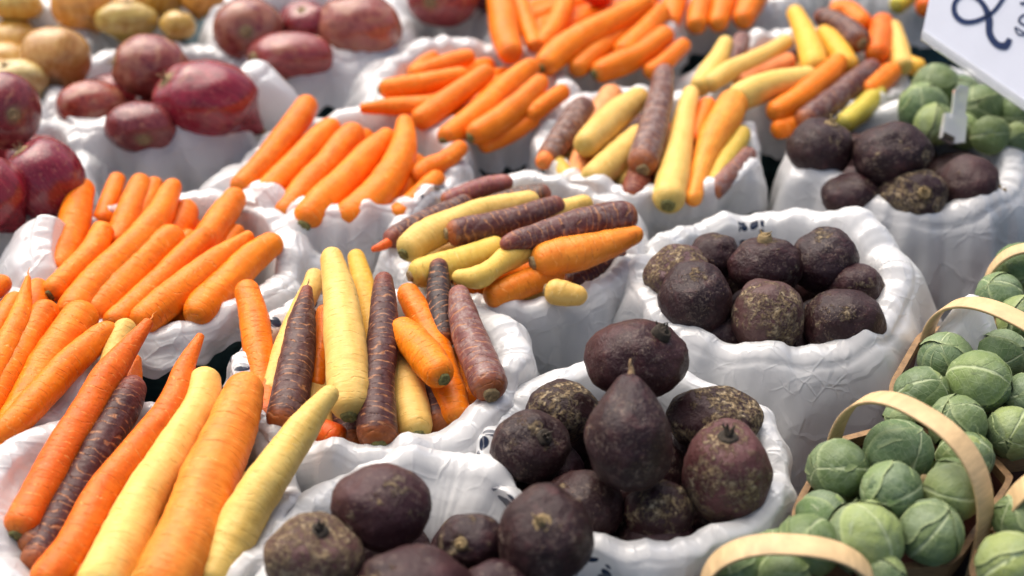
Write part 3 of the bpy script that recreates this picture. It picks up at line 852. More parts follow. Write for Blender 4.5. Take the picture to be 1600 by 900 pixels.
# B4
C(O, 'B4', 'orange carrot raised highest at the left back', [(368, 300), (412, 258), (448, 208), (470, 178), (484, 154)], [34, 38, 40, 38, 30], (.4, 2.2), crown=False)
C(O, 'B4', 'second orange carrot from the left', [(402, 314), (440, 276), (480, 238), (512, 206), (530, 192)], [40, 42, 42, 36, 26], (.3, 1.6), crown=False)
C(O, 'B4', 'third orange carrot from the left', [(440, 342), (474, 300), (512, 258), (542, 222), (562, 200)], [40, 42, 42, 42, 34], (.1, 1.4), crown=False)
C(O, 'B4', 'orange carrot with a dark green crown', [(474, 354), (505, 318), (545, 278), (580, 240), (610, 206)], [50, 52, 50, 42, 22], (.5, 2.0))
C(O, 'B4', 'tall curved orange carrot right of the middle', [(530, 350), (572, 320), (608, 280), (630, 232), (632, 184)], [48, 54, 52, 42, 22], (.3, 2.4), crown=False)
C(O, 'B4', 'small curved orange carrot at the right', [(642, 284), (668, 266), (696, 252), (725, 224)], [34, 34, 30, 22], (.4, 1.6), crown=False)
C(O, 'B4', 'orange carrot beneath the small curved one', [(615, 342), (650, 310), (690, 274)], [32, 32, 28], (.2, .6), crown=False)
C(O, 'B4', 'shaded orange carrot deep between the right hand ones', [(600, 330), (630, 296), (652, 268)], [34, 34, 28], (-.2, .2), crown=False)
# B5
C(O, 'B5', 'level orange carrot at the left', [(592, 140), (632, 136), (680, 128), (734, 116)], [28, 34, 32, 24], (2.2, 2.6))
C(O, 'B5', 'thin orange carrot poking left over the rim', [(700, 168), (655, 166), (610, 165), (562, 170)], [34, 32, 26, 14], (1.2, 1.8), crown=False, tip='point')
C(O, 'B5', 'short orange carrot at the back with a round end', [(640, 118), (680, 104), (712, 95), (742, 86)], [26, 28, 28, 24], (1.6, 2.2), crown=False)
C(O, 'B5', 'orange carrot tip farthest back', [(640, 118), (662, 100), (684, 86)], [22, 24, 18], (1.2, 1.6), crown=False)
C(O, 'B5', 'orange carrot in the middle without a crown', [(648, 194), (682, 172), (720, 144), (768, 108)], [36, 38, 36, 26], (1.0, 2.6), crown=False)
C(O, 'B5', 'longest orange carrot beside the tricolour basket', [(692, 222), (738, 186), (784, 142), (815, 116), (840, 98)], [34, 40, 38, 34, 24], (.6, 2.4))
C(O, 'B5', 'front orange carrot with a green crown', [(734, 216), (768, 196), (804, 168), (830, 144), (850, 122)], [34, 40, 38, 34, 24], (1.2, 2.6))
C(O, 'B5', 'thin orange carrot at the right back', [(820, 185), (846, 166), (886, 138)], [30, 30, 24], (1.2, 2.0), crown=False)
C(O, 'B5', 'low orange carrot along the front rim', [(748, 230), (790, 212), (840, 184)], [26, 28, 22], (.0, .8), crown=False)
# B6
C(O, 'B6', 'upright orange carrot, leftmost', [(800, 90), (790, 55), (783, 10), (778, -30)], [36, 42, 42, 36], (1.6, 2.6), crown=False)
C(O, 'B6', 'slim upright orange carrot, second from left', [(836, 76), (824, 42), (812, 8), (802, -20)], [24, 28, 28, 24], (1.2, 2.0), crown=False)
C(O, 'B6', 'orange carrot leaning right behind the long one', [(838, 76), (862, 50), (880, 14), (888, -14)], [26, 30, 30, 26], (1.0, 1.6), crown=False)
C(O, 'B6', 'long orange carrot with a green crown, lying on top', [(845, 108), (880, 78), (922, 54), (968, 28), (1016, 0)], [34, 46, 44, 38, 30], (1.5, 3.0))
C(O, 'B6', 'short orange carrot behind the long one', [(968, 86), (1000, 56), (1036, 14)], [34, 34, 28], (1.4, 2.0), crown=False)
C(O, 'B6', 'orange carrot just below the long one', [(896, 112), (926, 86), (960, 58), (986, 36)], [28, 34, 32, 26], (.7, 1.8), crown=False)
C(O, 'B6', 'broad orange carrot at the front', [(928, 116), (970, 98), (1012, 76), (1046, 50)], [32, 38, 36, 28], (.6, 1.6))
C(O, 'B6', 'orange carrot tip, rightmost', [(1010, 116), (1040, 96), (1074, 68)], [26, 28, 22], (.3, 1.0), crown=False)
# B7
for i, (a, b_, w) in enumerate([((1044, 42), (1066, -22), 36), ((1086, 44), (1112, -22), 36), ((1120, 42), (1146, -22), 34), ((1158, 36), (1196, -24), 38), ((1005, 20), (1020, -30), 36)]):
    C(O, 'B7', ['second', 'middle', 'fourth', 'rightmost', 'leftmost'][i] + ' orange carrot cut by the top edge', [a, ((a[0] + b_[0]) / 2 - 3, (a[1] + b_[1]) / 2), b_], [w * .8, w, w * .8], (.8, 1.6), crown=False)
# B8
C(U, 'B8', 'thin purple carrot pointing over the left rim', [(738, 318), (700, 332), (660, 348), (622, 368), (606, 380)], [34, 36, 36, 34, 28], (.8, 1.2), crown=False, dust=.6)
C(O, 'B8', 'small orange root tip over the left rim', [(612, 376), (598, 384), (580, 390)], [15, 14, 7], (1.2, 1.1), crown=False, tip='point', tint=(.75, .13, .02))
C(U, 'B8', 'pinkish purple carrot farthest back', [(690, 318), (728, 304), (768, 290), (802, 284)], [26, 28, 28, 24], (.8, 1.6), crown=False, tint=(.30, .10, .09), dust=.4)
C(U, 'B8', 'dark carrot end behind the back yellow one', [(760, 322), (815, 310), (862, 304)], [30, 34, 30], (1.0, 1.6), crown=False, tint=(.09, .05, .04), dust=.5)
C(Y, 'B8', 'long bright yellow carrot on top at the back', [(630, 398), (664, 372), (704, 352), (760, 328), (842, 310)], [42, 48, 46, 38, 30], (2.0, 2.9), stem='stem')
C(U, 'B8', 'purple carrot showing its orange cut crown', [(697, 366), (730, 360), (770, 352), (826, 336), (880, 318)], [40, 42, 40, 36, 28], (2.8, 2.6), dust=.35, stem='stem_tan', tint=(.13, .05, .045))
C(Y, 'B8', 'pale yellow carrot tip between two purple ones', [(800, 362), (845, 344), (885, 328), (926, 316)], [32, 36, 34, 26], (1.6, 2.2), crown=False)
C(U, 'B8', 'large dusty purple carrot on top at the right', [(994, 338), (962, 342), (905, 352), (845, 366), (806, 374), (782, 382)], [42, 48, 48, 40, 32, 18], (3.2, 3.9), crown=False, dust=.55, tint=(.14, .055, .05))
C(O, 'B8', 'thick orange carrot with a grey crown facing left', [(832, 412), (868, 402), (910, 394), (955, 380), (1004, 362)], [50, 54, 52, 42, 22], (2.4, 2.8), stem='stem_tan', tint=(.85, .29, .03))
C(Y, 'B8', 'dull yellow carrot at the left front', [(640, 432), (680, 420), (725, 406), (790, 384)], [42, 46, 42, 36], (2.0, 1.9), stem='stem_tan', tint=(.66, .46, .09))
C(Y, 'B8', 'lumpy forked yellow carrot', [(830, 388), (796, 404), (772, 420), (745, 434), (706, 432)], [36, 36, 30, 34, 18], (2.6, 2.7), crown=False, lump=.12, tint=(.70, .50, .11))
C(O, 'B8', 'short orange carrot under the lumpy yellow one', [(758, 466), (796, 452), (840, 436), (880, 420)], [36, 42, 40, 34], (1.1, 1.2), crown=False, tint=(.80, .24, .015))
C(Y, 'B8', 'small yellow carrot facing the front with its cut end', [(852, 452), (880, 458), (918, 464)], [38, 38, 24], (1.6, 1.4), stem='stem_tan')
C(U, 'B8', 'shaded purple carrot low under the thick orange one', [(880, 448), (930, 425), (990, 395)], [34, 36, 30], (-.6, -.4), crown=False, dust=.1)
# B9
C(U, 'B9', 'dusty purple carrot with an orange end, leftmost', [(850, 252), (872, 222), (894, 192), (916, 160)], [32, 38, 40, 34], (.8, 1.8), crown=False, dust=.95, tint=(.15, .07, .055))
C(O, 'B9', 'orange end of the leftmost purple root', [(846, 258), (852, 248), (860, 238)], [24, 26, 24], (.9, 1.0), crown=False, tint=(.75, .22, .04))
C(O, 'B9', 'pale orange carrot second from left', [(960, 142), (942, 172), (922, 208), (906, 250), (896, 290)], [36, 38, 34, 32, 28], (1.2, -.2), crown=False, tint=(.86, .36, .14))
C(Y, 'B9', 'plump yellow carrot lying over the pale orange one', [(908, 234), (936, 206), (970, 174), (1006, 146)], [38, 44, 44, 30], (2.0, 2.4), crown=False)
C(Y, 'B9', 'yellow carrot at the centre front', [(918, 286), (950, 260), (980, 232), (1005, 204)], [40, 46, 44, 36], (.8, 1.4))
C(U, 'B9', 'tall purple carrot standing above the rest', [(1004, 266), (1012, 232), (1020, 196), (1032, 148), (1040, 106)], [46, 48, 44, 38, 28], (1.9, 3.4), dust=.95, tint=(.15, .07, .06), stem='stem_tan')
C(U, 'B9', 'reddish purple carrot under the tall one', [(986, 316), (996, 290), (1004, 266)], [40, 42, 38], (.2, .6), crown=True, tint=(.22, .055, .03), dust=.1)
C(Y, 'B9', 'yellow carrot with a bulb shaped greenish crown', [(1043, 322), (1050, 282), (1060, 232), (1070, 182), (1080, 140)], [48, 50, 38, 32, 24], (.7, 2.4))
C(O, 'B9', 'light orange carrot right of the bulb shaped one', [(1150, 152), (1134, 184), (1112, 222), (1096, 264), (1082, 318)], [44, 48, 44, 34, 24], (2.2, .5), crown=False, tint=(.86, .33, .04))
C(O, 'B9', 'orange carrot hidden behind the light orange one', [(1082, 226), (1094, 190), (1108, 160)], [30, 32, 28], (.8, 1.2), crown=False)
C(Y, 'B9', 'thin yellow carrot near the right rim', [(1110, 296), (1136, 250), (1162, 204)], [28, 32, 26], (.4, 1.0), crown=False, tint=(.66, .46, .08))
C(U, 'B9', 'pinkish purple carrot at the right rim', [(1112, 304), (1144, 272), (1174, 236)], [30, 30, 24], (.4, .8), crown=False, dust=.8, tint=(.24, .10, .08))
C(Y, 'B9', 'small yellow carrot bit at the left rim', [(866, 250), (878, 268), (896, 286)], [26, 28, 24], (.2, .2), crown=False, tint=(.66, .46, .08))
# B10
C(Y, 'B10', 'upright yellow carrot, leftmost', [(1090, 142), (1106, 116), (1122, 90), (1136, 62)], [30, 32, 28, 20], (1.4, 2.0), crown=False)
C(U, 'B10', 'mauve carrot bit behind the leftmost yellow one', [(1138, 108), (1150, 82), (1162, 56)], [26, 28, 24], (.8, 1.2), crown=False, dust=.9, tint=(.20, .09, .08))
C(Y, 'B10', 'thin yellow carrot slanting over the left side', [(1104, 136), (1140, 112), (1184, 92), (1234, 62)], [26, 30, 28, 22], (1.8, 2.2), crown=False)
C(O, 'B10', 'pale orange carrot under the slanting yellow one', [(1150, 132), (1190, 114), (1240, 92)], [28, 30, 26], (1.0, 1.2), crown=False, tint=(.86, .33, .13))
C(Y, 'B10', 'long thick yellow carrot across the front', [(1142, 158), (1178, 142), (1220, 128), (1275, 116)], [40, 44, 40, 30], (2.2, 2.4), crown=False)
C(Y, 'B10', 'yellow carrot pointing to the top', [(1276, 112), (1268, 84), (1256, 50), (1238, 14)], [38, 38, 32, 24], (2.0, 2.8), crown=False, tint=(.82, .47, .06))
C(O, 'B10', 'curved orange carrot at the front', [(1202, 180), (1232, 164), (1264, 142), (1292, 118), (1314, 92)], [32, 38, 40, 36, 26], (1.2, 2.4), crown=False)
C(Y, 'B10', 'golden yellow carrot bent at the back', [(1284, 50), (1306, 74), (1330, 108)], [34, 38, 34], (1.6, 1.6), crown=False, tint=(.82, .44, .05))
C(U, 'B10', 'topmost purple carrot with a brown end', [(1348, 70), (1326, 50), (1302, 34), (1274, 22)], [38, 38, 34, 24], (2.6, 2.8), dust=.6, stem='stem_tan')
C(O, 'B10', 'orange carrot behind the topmost purple one', [(1294, 18), (1324, 20), (1356, 42)], [32, 36, 32], (1.8, 1.8), crown=False)
C(O, 'B10', 'bright orange carrot upright at the right back', [(1368, 92), (1376, 60), (1380, 30)], [36, 38, 32], (1.6, 2.0), crown=False, tint=(.84, .18, .01))
C(Y, 'B10', 'yellow carrot right of the bright orange one', [(1412, 108), (1404, 76), (1394, 40)], [30, 30, 26], (1.4, 1.8), crown=False)
C(Y, 'B10', 'short yellow carrot end at the right rim', [(1392, 92), (1416, 100), (1446, 108)], [26, 28, 24], (1.2, 1.2), crown=False, tint=(.82, .47, .06))
C(U, 'B10', 'purple carrot slanting down the right front', [(1252, 196), (1290, 166), (1326, 136), (1368, 102)], [38, 40, 38, 28], (.8, 1.8), crown=False, dust=.7, tint=(.13, .05, .045))
C(O, 'B10', 'orange carrot end behind the slanting purple one', [(1352, 148), (1376, 128), (1400, 108)], [32, 34, 30], (1.0, 1.2), crown=False)
C(Y, 'B10', 'greenish yellow carrot along the right rim', [(1314, 198), (1344, 172), (1376, 140)], [32, 34, 28], (.2, .8), crown=False, tint=(.58, .46, .07))
C(O, 'B10', 'orange carrot bit low at the front rim', [(1206, 204), (1226, 200), (1250, 190)], [28, 30, 28], (.2, .2), crown=False)
# B11
C(O, 'B11', 'orange carrot leaning at the far left', [(412, 640), (408, 575), (398, 508), (384, 442)], [36, 42, 46, 34], (-.4, 2.2), crown=False)
C(O, 'B11', 'orange carrot deep at the left front', [(416, 672), (420, 632), (428, 590)], [44, 40, 34], (-.2, .4), crown=False, tint=(.80, .17, .01))
C(O, 'B11', 'orange carrot bit behind the leaning one', [(428, 575), (430, 545), (432, 510)], [30, 30, 24], (-.4, 0), crown=False)
C(Y, 'B11', 'yellow carrot with a bent tip', [(422, 620), (440, 555), (466, 490), (488, 448), (492, 422)], [32, 34, 32, 30, 24], (.4, 2.2), crown=False)
C(U, 'B11', 'dark purple carrot with a sharp tip', [(440, 672), (452, 625), (462, 565), (472, 505), (480, 448)], [56, 58, 54, 42, 14], (1.0, 3.2), crown=False, dust=.22, tip='point', hair=True)
C(O, 'B11', 'thin orange carrot beside the big yellow one', [(494, 610), (500, 555), (508, 480)], [26, 28, 24], (.2, 1.6), crown=False)
C(O, 'B11', 'reddish orange carrot bottom, lowest at the front', [(540, 686), (515, 678), (490, 668)], [36, 40, 38], (-.2, -.2), crown=False, tint=(.75, .12, .008))
C(Y, 'B11', 'biggest yellow carrot standing in the middle', [(546, 652), (544, 608), (540, 540), (530, 460), (516, 392)], [56, 66, 62, 50, 30], (1.8, 4.6))
C(Y, 'B11', 'golden yellow carrot behind the biggest yellow one', [(580, 560), (578, 500), (568, 445), (554, 394)], [34, 36, 34, 24], (.4, 2.6), crown=False, tint=(.82, .47, .06))
C(U, 'B11', 'purple carrot with an orange ringed crown', [(592, 698), (590, 655), (592, 595), (596, 530), (600, 470), (600, 427)], [62, 60, 52, 46, 38, 24], (.9, 4.0), dust=.15)
C(O, 'B11', 'orange carrot with the lowest green crown', [(716, 662), (702, 610), (680, 545), (655, 490), (632, 448)], [44, 50, 46, 40, 32], (.0, 2.2))
C(O, 'B11', 'short fat orange carrot crossing over, crown to the front', [(694, 594), (668, 562), (642, 532), (618, 505)], [46, 54, 48, 34], (2.9, 3.0))
C(U, 'B11', 'nearly black carrot standing at the back', [(694, 540), (690, 495), (686, 448), (686, 406)], [38, 40, 36, 26], (1.2, 3.0), crown=False, tint=(.035, .016, .016), dust=.12)
C(U, 'B11', 'dusty mauve carrot leaning on the right rim', [(768, 618), (752, 572), (736, 532), (724, 490), (716, 450)], [58, 56, 52, 44, 26], (1.8, 3.0), dust=.85, tint=(.19, .085, .075), stem='stem_tan')
C(Y, 'B11', 'yellow carrot with its pale crown at the right front', [(654, 682), (642, 640), (630, 590), (622, 550)], [50, 56, 48, 40], (.2, 1.0))
# ------------------------------------------------------------------ beets
W = 'B12'
beet(W, 'large beet on top with a black crown', 994, 561, 83, 64, 5.2, (.42, .62, .55), .12, .12, stem_mat='stem_dark', stem_len=.55)
beet(W, 'pear shaped beet with its root pointing up, on top', 983, 682, 69, 92, 5.0, (-.05, -.95, .10), .12, .42, stem=False, tail=True)
beet(W, 'purple beet at the left with a dark crown spot', 828, 699, 62, 59, 1.6, (.35, .35, .75), .22, .1, stem_mat='stem_dark', stem_len=.25)
beet(W, 'scurfy yellowish beet at the left back', 880, 642, 58, 48, 1.2, (.2, .9, .3), .85, .1, stem=False)
beet(W, 'round beet with a sunken brown crown at the right', 1135, 736, 68, 80, 2.0, (-.05, .72, .55), .62, .05, stem_mat='stem_dark', stem_len=.15, tint=(.105, .045, .045))
beet(W, 'rough brown beet at the right back', 1116, 655, 76, 52, 1.4, (.2, .6, .6), .88, .1, stem=False)
beet(W, 'beet at the bottom under the pear shaped one', 908, 792, 68, 58, -.2, (-.4, .6, .4), .25, .1, stem=False)
beet(W, 'mud stained beet low at the front right', 1030, 800, 56, 52, -.2, (.1, .3, .8), .85, .1, stem=False)
beet(W, 'shaded beet deep in the centre', 1010, 735, 60, 55, -1.2, (.1, .5, .6), .3, .1, stem=False)
W = 'B13'
beet(W, 'tan crusted beet at the left', 1060, 430, 53, 47, 1.6, (-.3, .5, .7), .95, .1, stem=False, tint=(.10, .05, .045))
beet(W, 'small beet at the left back', 1116, 402, 40, 40, 1.6, (.1, .8, .3), .15, .1, stem=False)
beet(W, 'dark beet at the left front', 1085, 467, 58, 60, 1.8, (-.1, .6, .55), .28, .1, stem=False)
beet(W, 'beet in the middle back with a tan stem stub', 1197, 417, 57, 50, 2.2, (-.1, .92, .35), .30, .12, stem=True)
beet(W, 'smooth dark beet at the right back', 1288, 409, 52, 54, 2.2, (-.3, .7, .4), .20, .1, stem=False)
beet(W, 'smaller beet at the right rim', 1338, 446, 45, 34, 1.6, (.85, .1, .4), .42, .12, stem=False, tail=False)
beet(W, 'upright beet with a tan bottom in the centre front', 1199, 495, 57, 62, 1.4, (.35, -.75, .55), .62, .22, stem=False, tint=(.105, .048, .045))
beet(W, 'wide beet at the right front', 1318, 505, 67, 54, 1.0, (-.9, .25, .35), .45, .22, stem=False)
beet(W, 'shaded beet low at the left front', 1118, 522, 48, 40, -.6, (.1, .4, .6), .2, .1, stem=False)
W = 'B14'
beet(W, 'beet with a tan crown ring at the left', 1282, 231, 50, 48, 2.6, (.25, .75, .5), .3, .1, stem=True, stem_len=.2)
beet(W, 'largest beet at the top', 1394, 243, 62, 52, 3.0, (.7, -.35, .55), .22, .15, stem=False)
beet(W, 'beet at the right with a knobbly side', 1512, 291, 53, 47, 1.0, (.9, -.2, .3), .32, .12, stem=True, stem_len=.15)
beet(W, 'half hidden beet at the front left', 1328, 306, 46, 36, .4, (-.3, .5, .6), .36, .1, stem=False)
beet(W, 'gnarled beet in the front middle with root scars', 1426, 308, 54, 46, .8, (.1, .1, .95), .62, .1, stem=True, stem_mat='stem_tan', stem_len=.3)
W = 'B15'
beet(W, 'big squarish beet at the left', 598, 792, 80, 68, 3.2, (-.55, -.25, .6), .35, .08, stem=False, tint=(.085, .034, .036))
beet(W, 'tan crusted beet at the lower left with a black crown', 490, 868, 78, 64, 2.4, (.2, .72, .55), 1.0, .08, stem_mat='stem_dark', stem_len=.2, tint=(.12, .065, .05))
beet(W, 'small beet in the middle with a ragged crown', 738, 848, 56, 46, 2.2, (-.3, .15, .9), .50, .1, stem_mat='stem_tan', stem_len=.35)
beet(W, 'round beet at the right with a small crown scar', 852, 840, 74, 80, 3.4, (-.08, .42, .85), .18, .08, stem_mat='stem_tan', stem_len=.15)
beet(W, 'beet cut by the bottom edge in the middle', 645, 920, 92, 66, 3.0, (-.9, .1, .4), .20, .12, stem=True)
beet(W, 'beet mostly below the bottom edge on the right', 775, 930, 64, 54, 1.6, (.2, .5, .6), .2, .1, stem=False)

# ------------------------------------------------------------------ onions
W = 'B16'
onion(True, W, 'pinkish onion with a brown root patch at the back', 236, 105, 62, 50, 2.6, (-.85, .1, .45), .55, (.29, .060, .045))
onion(True, W, 'coppery red onion at the left', 143, 168, 54, 44, 1.0, (.5, -.65, .5), .5, (.31, .055, .030))
onion(True, W, 'dark onion with a pale sheen at the front', 222, 200, 58, 42, 1.3, (.2, -.5, .7), .15, (.18, .032, .035))
onion(True, W, 'largest shiny magenta onion with its neck to the right', 322, 158, 84, 65, 2.2, (-.62, .42, .5), .30, (.25, .010, .026), .34)
W = 'B17'
onion(True, W, 'onion with a large tan dry patch at the left', 388, 46, 56, 50, 2.6, (.1, -.25, .9), .75, (.29, .060, .045))
onion(True, W, 'onion in front with its root leftward', 456, 92, 72, 42, 1.2, (-.8, -.1, .5), .25, (.28, .055, .050))
onion(True, W, 'onion with a white and brown stripe at the right', 560, 45, 68, 56, 2.0, (-.2, .8, .4), .6, (.36, .11, .085))
onion(True, W, 'onion half hidden at the back', 484, 40, 42, 34, 2.2, (-.2, .5, .6), .3)
W = 'B18'
onion(True, W, 'onion with frayed roots facing right, topmost', 8, 172, 53, 62, 4.2, (.55, -.22, .75), .35, (.26, .032, .034))
onion(True, W, 'glossy onion at the right', 70, 284, 62, 68, 2.4, (-.45, .65, .4), .12, (.21, .011, .026))
onion(True, W, 'onion cut by the left picture edge', -14, 306, 56, 62, 3.2, (-.5, .6, .4), .12, (.24, .014, .025))
W = 'B19'
onion(False, W, 'tan onion with a brown neck', 87, 92, 55, 52, 2.6, (.1, -.75, .5), .35, (.58, .33, .085))
onion(False, W, 'pale flat onion in front', 32, 124, 46, 32, 2.0, (-.3, .5, .6), .1, (.66, .52, .22))
W = 'B20'
onion(False, W, 'pale yellow onion in front', 198, 32, 50, 30, 1.8, (.1, .8, .4), .05, (.62, .46, .13))
onion(False, W, 'orange skinned onion cut by the top edge', 128, 8, 48, 42, 2.2, (-.2, .8, .4), .5, (.70, .33, .07))
onion(False, W, 'small yellow onion at the right', 278, 40, 28, 24, 1.6, (.3, .8, .3), .1, (.62, .42, .10))
onion(False, W, 'brownish onion at the back middle', 248, -2, 40, 30, 2.0, (.2, .7, .4), .4, (.52, .29, .06))
onion(False, W, 'orange onion at the top right', 316, -2, 34, 28, 2.0, (.2, .7, .4), .4, (.68, .33, .07))
onion(False, W, 'yellow onion at the top left corner', 25, 8, 42, 26, 1.6, (.2, .7, .4), .1, (.62, .46, .13))
W = 'B21'
onion(True, W, 'reddish onion at the left', 692, -2, 58, 44, 2.2, (-.3, -.3, .8), .35, (.30, .05, .06))
onion(True, W, 'dark onion at the right', 762, -12, 34, 30, 1.6, (-.3, .3, .8), .2, (.18, .03, .04))

# ------------------------------------------------------------------ sprouts in wooden till baskets
veneer_basket('S1', [(1240, 800), (1300, 692), (1440, 655), (1556, 722), (1580, 750), (1490, 880), (1397, 888), (1252, 872)],
              'the front sprout basket', 'wooden basket of sprouts with its whole bent handle in view', (1300, 706), (1532, 850), .066, 0, .0155)
veneer_basket('S3', [(1392, 605), (1440, 520), (1600, 490), (1690, 600), (1650, 706), (1558, 716), (1405, 660)],
              'the middle sprout basket', 'wooden basket of sprouts behind the front one, handle leaving the right edge', (1448, 530), (1680, 650), .050)
veneer_basket('S2', [(1095, 940), (1135, 872), (1250, 842), (1350, 885), (1395, 940), (1300, 1020), (1120, 1020)],
              'the bottom sprout basket', 'wooden basket at the bottom edge with only its handle and few sprouts showing', (1095, 930), (1365, 950), .044, 0, .016)
veneer_basket('S4', [(1530, 470), (1560, 405), (1650, 380), (1720, 450), (1650, 520), (1548, 505)],
              'the farthest sprout basket', 'farthest wooden basket of sprouts, cut by the right edge', (1538, 450), (1700, 470), .040, 0, .012)
veneer_basket('S5', [(1518, 890), (1530, 850), (1602, 752), (1720, 760), (1740, 900), (1640, 990), (1530, 940)],
              'the corner sprout basket', 'wooden basket of sprouts in the lower right corner', (1556, 838), (1720, 850), .050)
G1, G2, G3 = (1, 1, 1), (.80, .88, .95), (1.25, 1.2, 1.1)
S = sprout
for k, rows in dict(
    S1=[('sprout with a pale midrib at the upper left', 1308, 734, 47, 1.7, G1), ('grey green sprout at the back under the handle', 1402, 708, 52, 1.6, G2),
        ('round grey green sprout in the middle', 1393, 768, 47, 2.6, G2), ('pale yellow green sprout beside the handle', 1488, 764, 47, 2.4, G3),
        ('dark sprout low at the left', 1287, 808, 42, .4, G2), ('large split sprout at the front', 1350, 842, 58, 2.2, G1),
        ('sprout with an open outer leaf at the right front', 1454, 832, 50, 1.8, G1), ('pale sprout partly behind the lower handle', 1262, 854, 50, 2.0, G3),
        ('sprout outside the handle at the right back', 1508, 715, 42, 1.2, G1), ('small sprout peeping over the handle at the back', 1405, 652, 25, 1.4, G1),
        ('shaded sprout deep in the middle', 1430, 800, 44, -1.2, G2), ('shaded sprout deep at the left', 1335, 785, 44, -1.2, G2)],
    S3=[('veined sprout at the left', 1440, 616, 42, 1.6, G1), ('largest bright sprout in the middle', 1530, 598, 48, 2.4, G3), ('darker sprout under the handle', 1477, 562, 42, 1.2, G2),
        ('sprout with crossed leaves at the front', 1496, 662, 44, 2.0, G1), ('sprout at the right front edge', 1582, 676, 41, 1.4, G1),
        ('sprout at the right picture edge', 1606, 622, 38, 1.6, G1), ('sprout under the handle at the right', 1566, 556, 41, .8, G2), ('shaded sprout in the gap', 1545, 645, 38, -.8, G2)],
    S2=[('sprout in the loop of the handle at the left', 1155, 892, 42, 1.0, G2), ('sprout in the middle of the handle loop', 1225, 908, 46, 1.2, G1), ('sprout to the right of the handle', 1378, 900, 36, 1.4, G1), ('sprout in the loop at the back', 1212, 868, 40, .2, G2)],
    S4=[('sprout in the shade at the left', 1562, 462, 36, 1.0, G2), ('sprout seen through the handle', 1594, 418, 38, 1.2, G2), ('sprout at the front edge', 1598, 500, 38, 1.2, G1)],
    S5=[('upper sprout', 1594, 812, 42, 1.6, G1), ('lower sprout cut by the corner', 1580, 884, 52, 2.2, G3)],
    B22=[('large dull sprout at the left', 1442, 168, 38, 1.8, G2), ('sprout behind the large dull one', 1462, 136, 36, 1.4, G1), ('sprout left of the clip', 1462, 194, 32, 1.6, G1),
         ('bright sprout right of the clip', 1532, 170, 36, 1.6, G1), ('sprout at the front right of the clip', 1548, 212, 30, 1.6, G3), ('sprout at the right back', 1590, 178, 30, 1.6, G1),
         ('sprout at the right picture edge', 1592, 216, 26, 1.6, G1), ('shaded sprout behind the clip', 1500, 150, 32, .8, G2), ('dark sprout low behind the clip foot', 1505, 205, 28, .4, G2)]).items():
    for (w, x, y, r, z, t) in rows:
        S(k, w, x, y, r, z, tint=t)

# ------------------------------------------------------------------ loose crumpled bag end between the sprout baskets
def crumple_sheet(label, px, z, size, peaks, seed):
    c = at(*px, RIM + z)
    N = 44; vs = []; bc = []
    for i in range(N):
        for j in range(N):
            u, v = i / (N - 1) - .5, j / (N - 1) - .5
            r = math.hypot(u, v)
            hgt = -.10 * r * r * 2.2 * size / .06
            for (a, b, h, w) in peaks: hgt += h * math.exp(-((u - a) ** 2 + (v - b) ** 2) / w ** 2)
            q = Vector((u * 5 + seed, v * 5, 0))
            hgt += ridge(q, 3) * .0022
            edge = 1 + .22 * noise.noise(Vector((math.atan2(v, u) * 1.4, seed, 0)))
            vs.append(Vector((u * size * edge + .004 * noise.noise(q * 1.3), v * size * edge + .004 * noise.noise(q * 1.3 + Vector((9, 0, 0))), hgt))); bc.append((u * size, v * size, seed))
    o = new_mesh('plastic_bag', vs, grid_faces(N, N, False), M['bag'], None, c, attrs={'bc': ('FLOAT_VECTOR', bc), 'printed': ('FLOAT', [0] * len(vs))})
    tag(o, label, 'plastic bag', 'loose bag ends')
    return o
crumple_sheet('crumpled white bag end with a raised ear between the wooden sprout baskets', (1520, 505), .022, .085, [(.0, .05, .018, .16), (.36, .22, .020, .10), (-.2, -.1, .008, .14)], 3.3)

# ------------------------------------------------------------------ price sign and its clip
def px_plane(px, py, o, n):
    d = FW + RT * ((px - 800) / F_PX) - UP * ((py - 450) / F_PX)
    return CAM + d * ((o - CAM).dot(n) / d.dot(n))
so = at(1500, 120, RIM + .075)                     # a point of the card, above the sprouts
sn = (-FW + Vector((-.22, 0, .25))).normalized()
sign = empty('price_sign', so)
tag(sign, 'white price card with a looping navy figure, tilted in the upper right corner', 'sign')
cornerpx = [(1464, -60), (1441, 52), (1606, 166), (1700, 225), (1760, -60)]
cp = [px_plane(x, y, so, sn) - so for x, y in cornerpx]
def slab(name, outline, n, th, mat, parent):
    k = len(outline)
    vs = [p for p in outline] + [p - n * th for p in outline]
    f = [tuple(range(k)), tuple(range(2 * k - 1, k - 1, -1))] + [(i, k + i, k + (i + 1) % k, (i + 1) % k) for i in range(k)]
    return new_mesh(name, vs, f, mat, parent, smooth_=False)
slab('card', cp, sn, .0012, M['card'], sign)
edge = [px_plane(x, y, so, sn) - so + sn * .0012 for x, y in [(1439, 62), (1441, 47), (1606, 160), (1700, 219), (1700, 236), (1604, 176)]]
slab('clear_sleeve_edge', edge, sn, .0022, M['clear'], sign)
def stroke(name, pts, ws, parent, mat):
    P = [px_plane(x, y, so, sn) - so for x, y in pts]
    NS = 14 * len(pts); vs = []
    for i in range(NS + 1):
        t = i / NS
        p = catmull(P, t); q = catmull(P, min(1, t + .01)) - catmull(P, max(0, t - .01))
        s = q.normalized().cross(sn); w = .5 * lerp_list(ws, t) * m_per_px(p + so)
        for (a, h) in ((-1, .0003), (-1, .0008), (1, .0008), (1, .0003)):
            vs.append(p + s * w * a + sn * h)
    return new_mesh(name, vs, grid_faces(NS + 1, 4), mat, parent, smooth_=False)
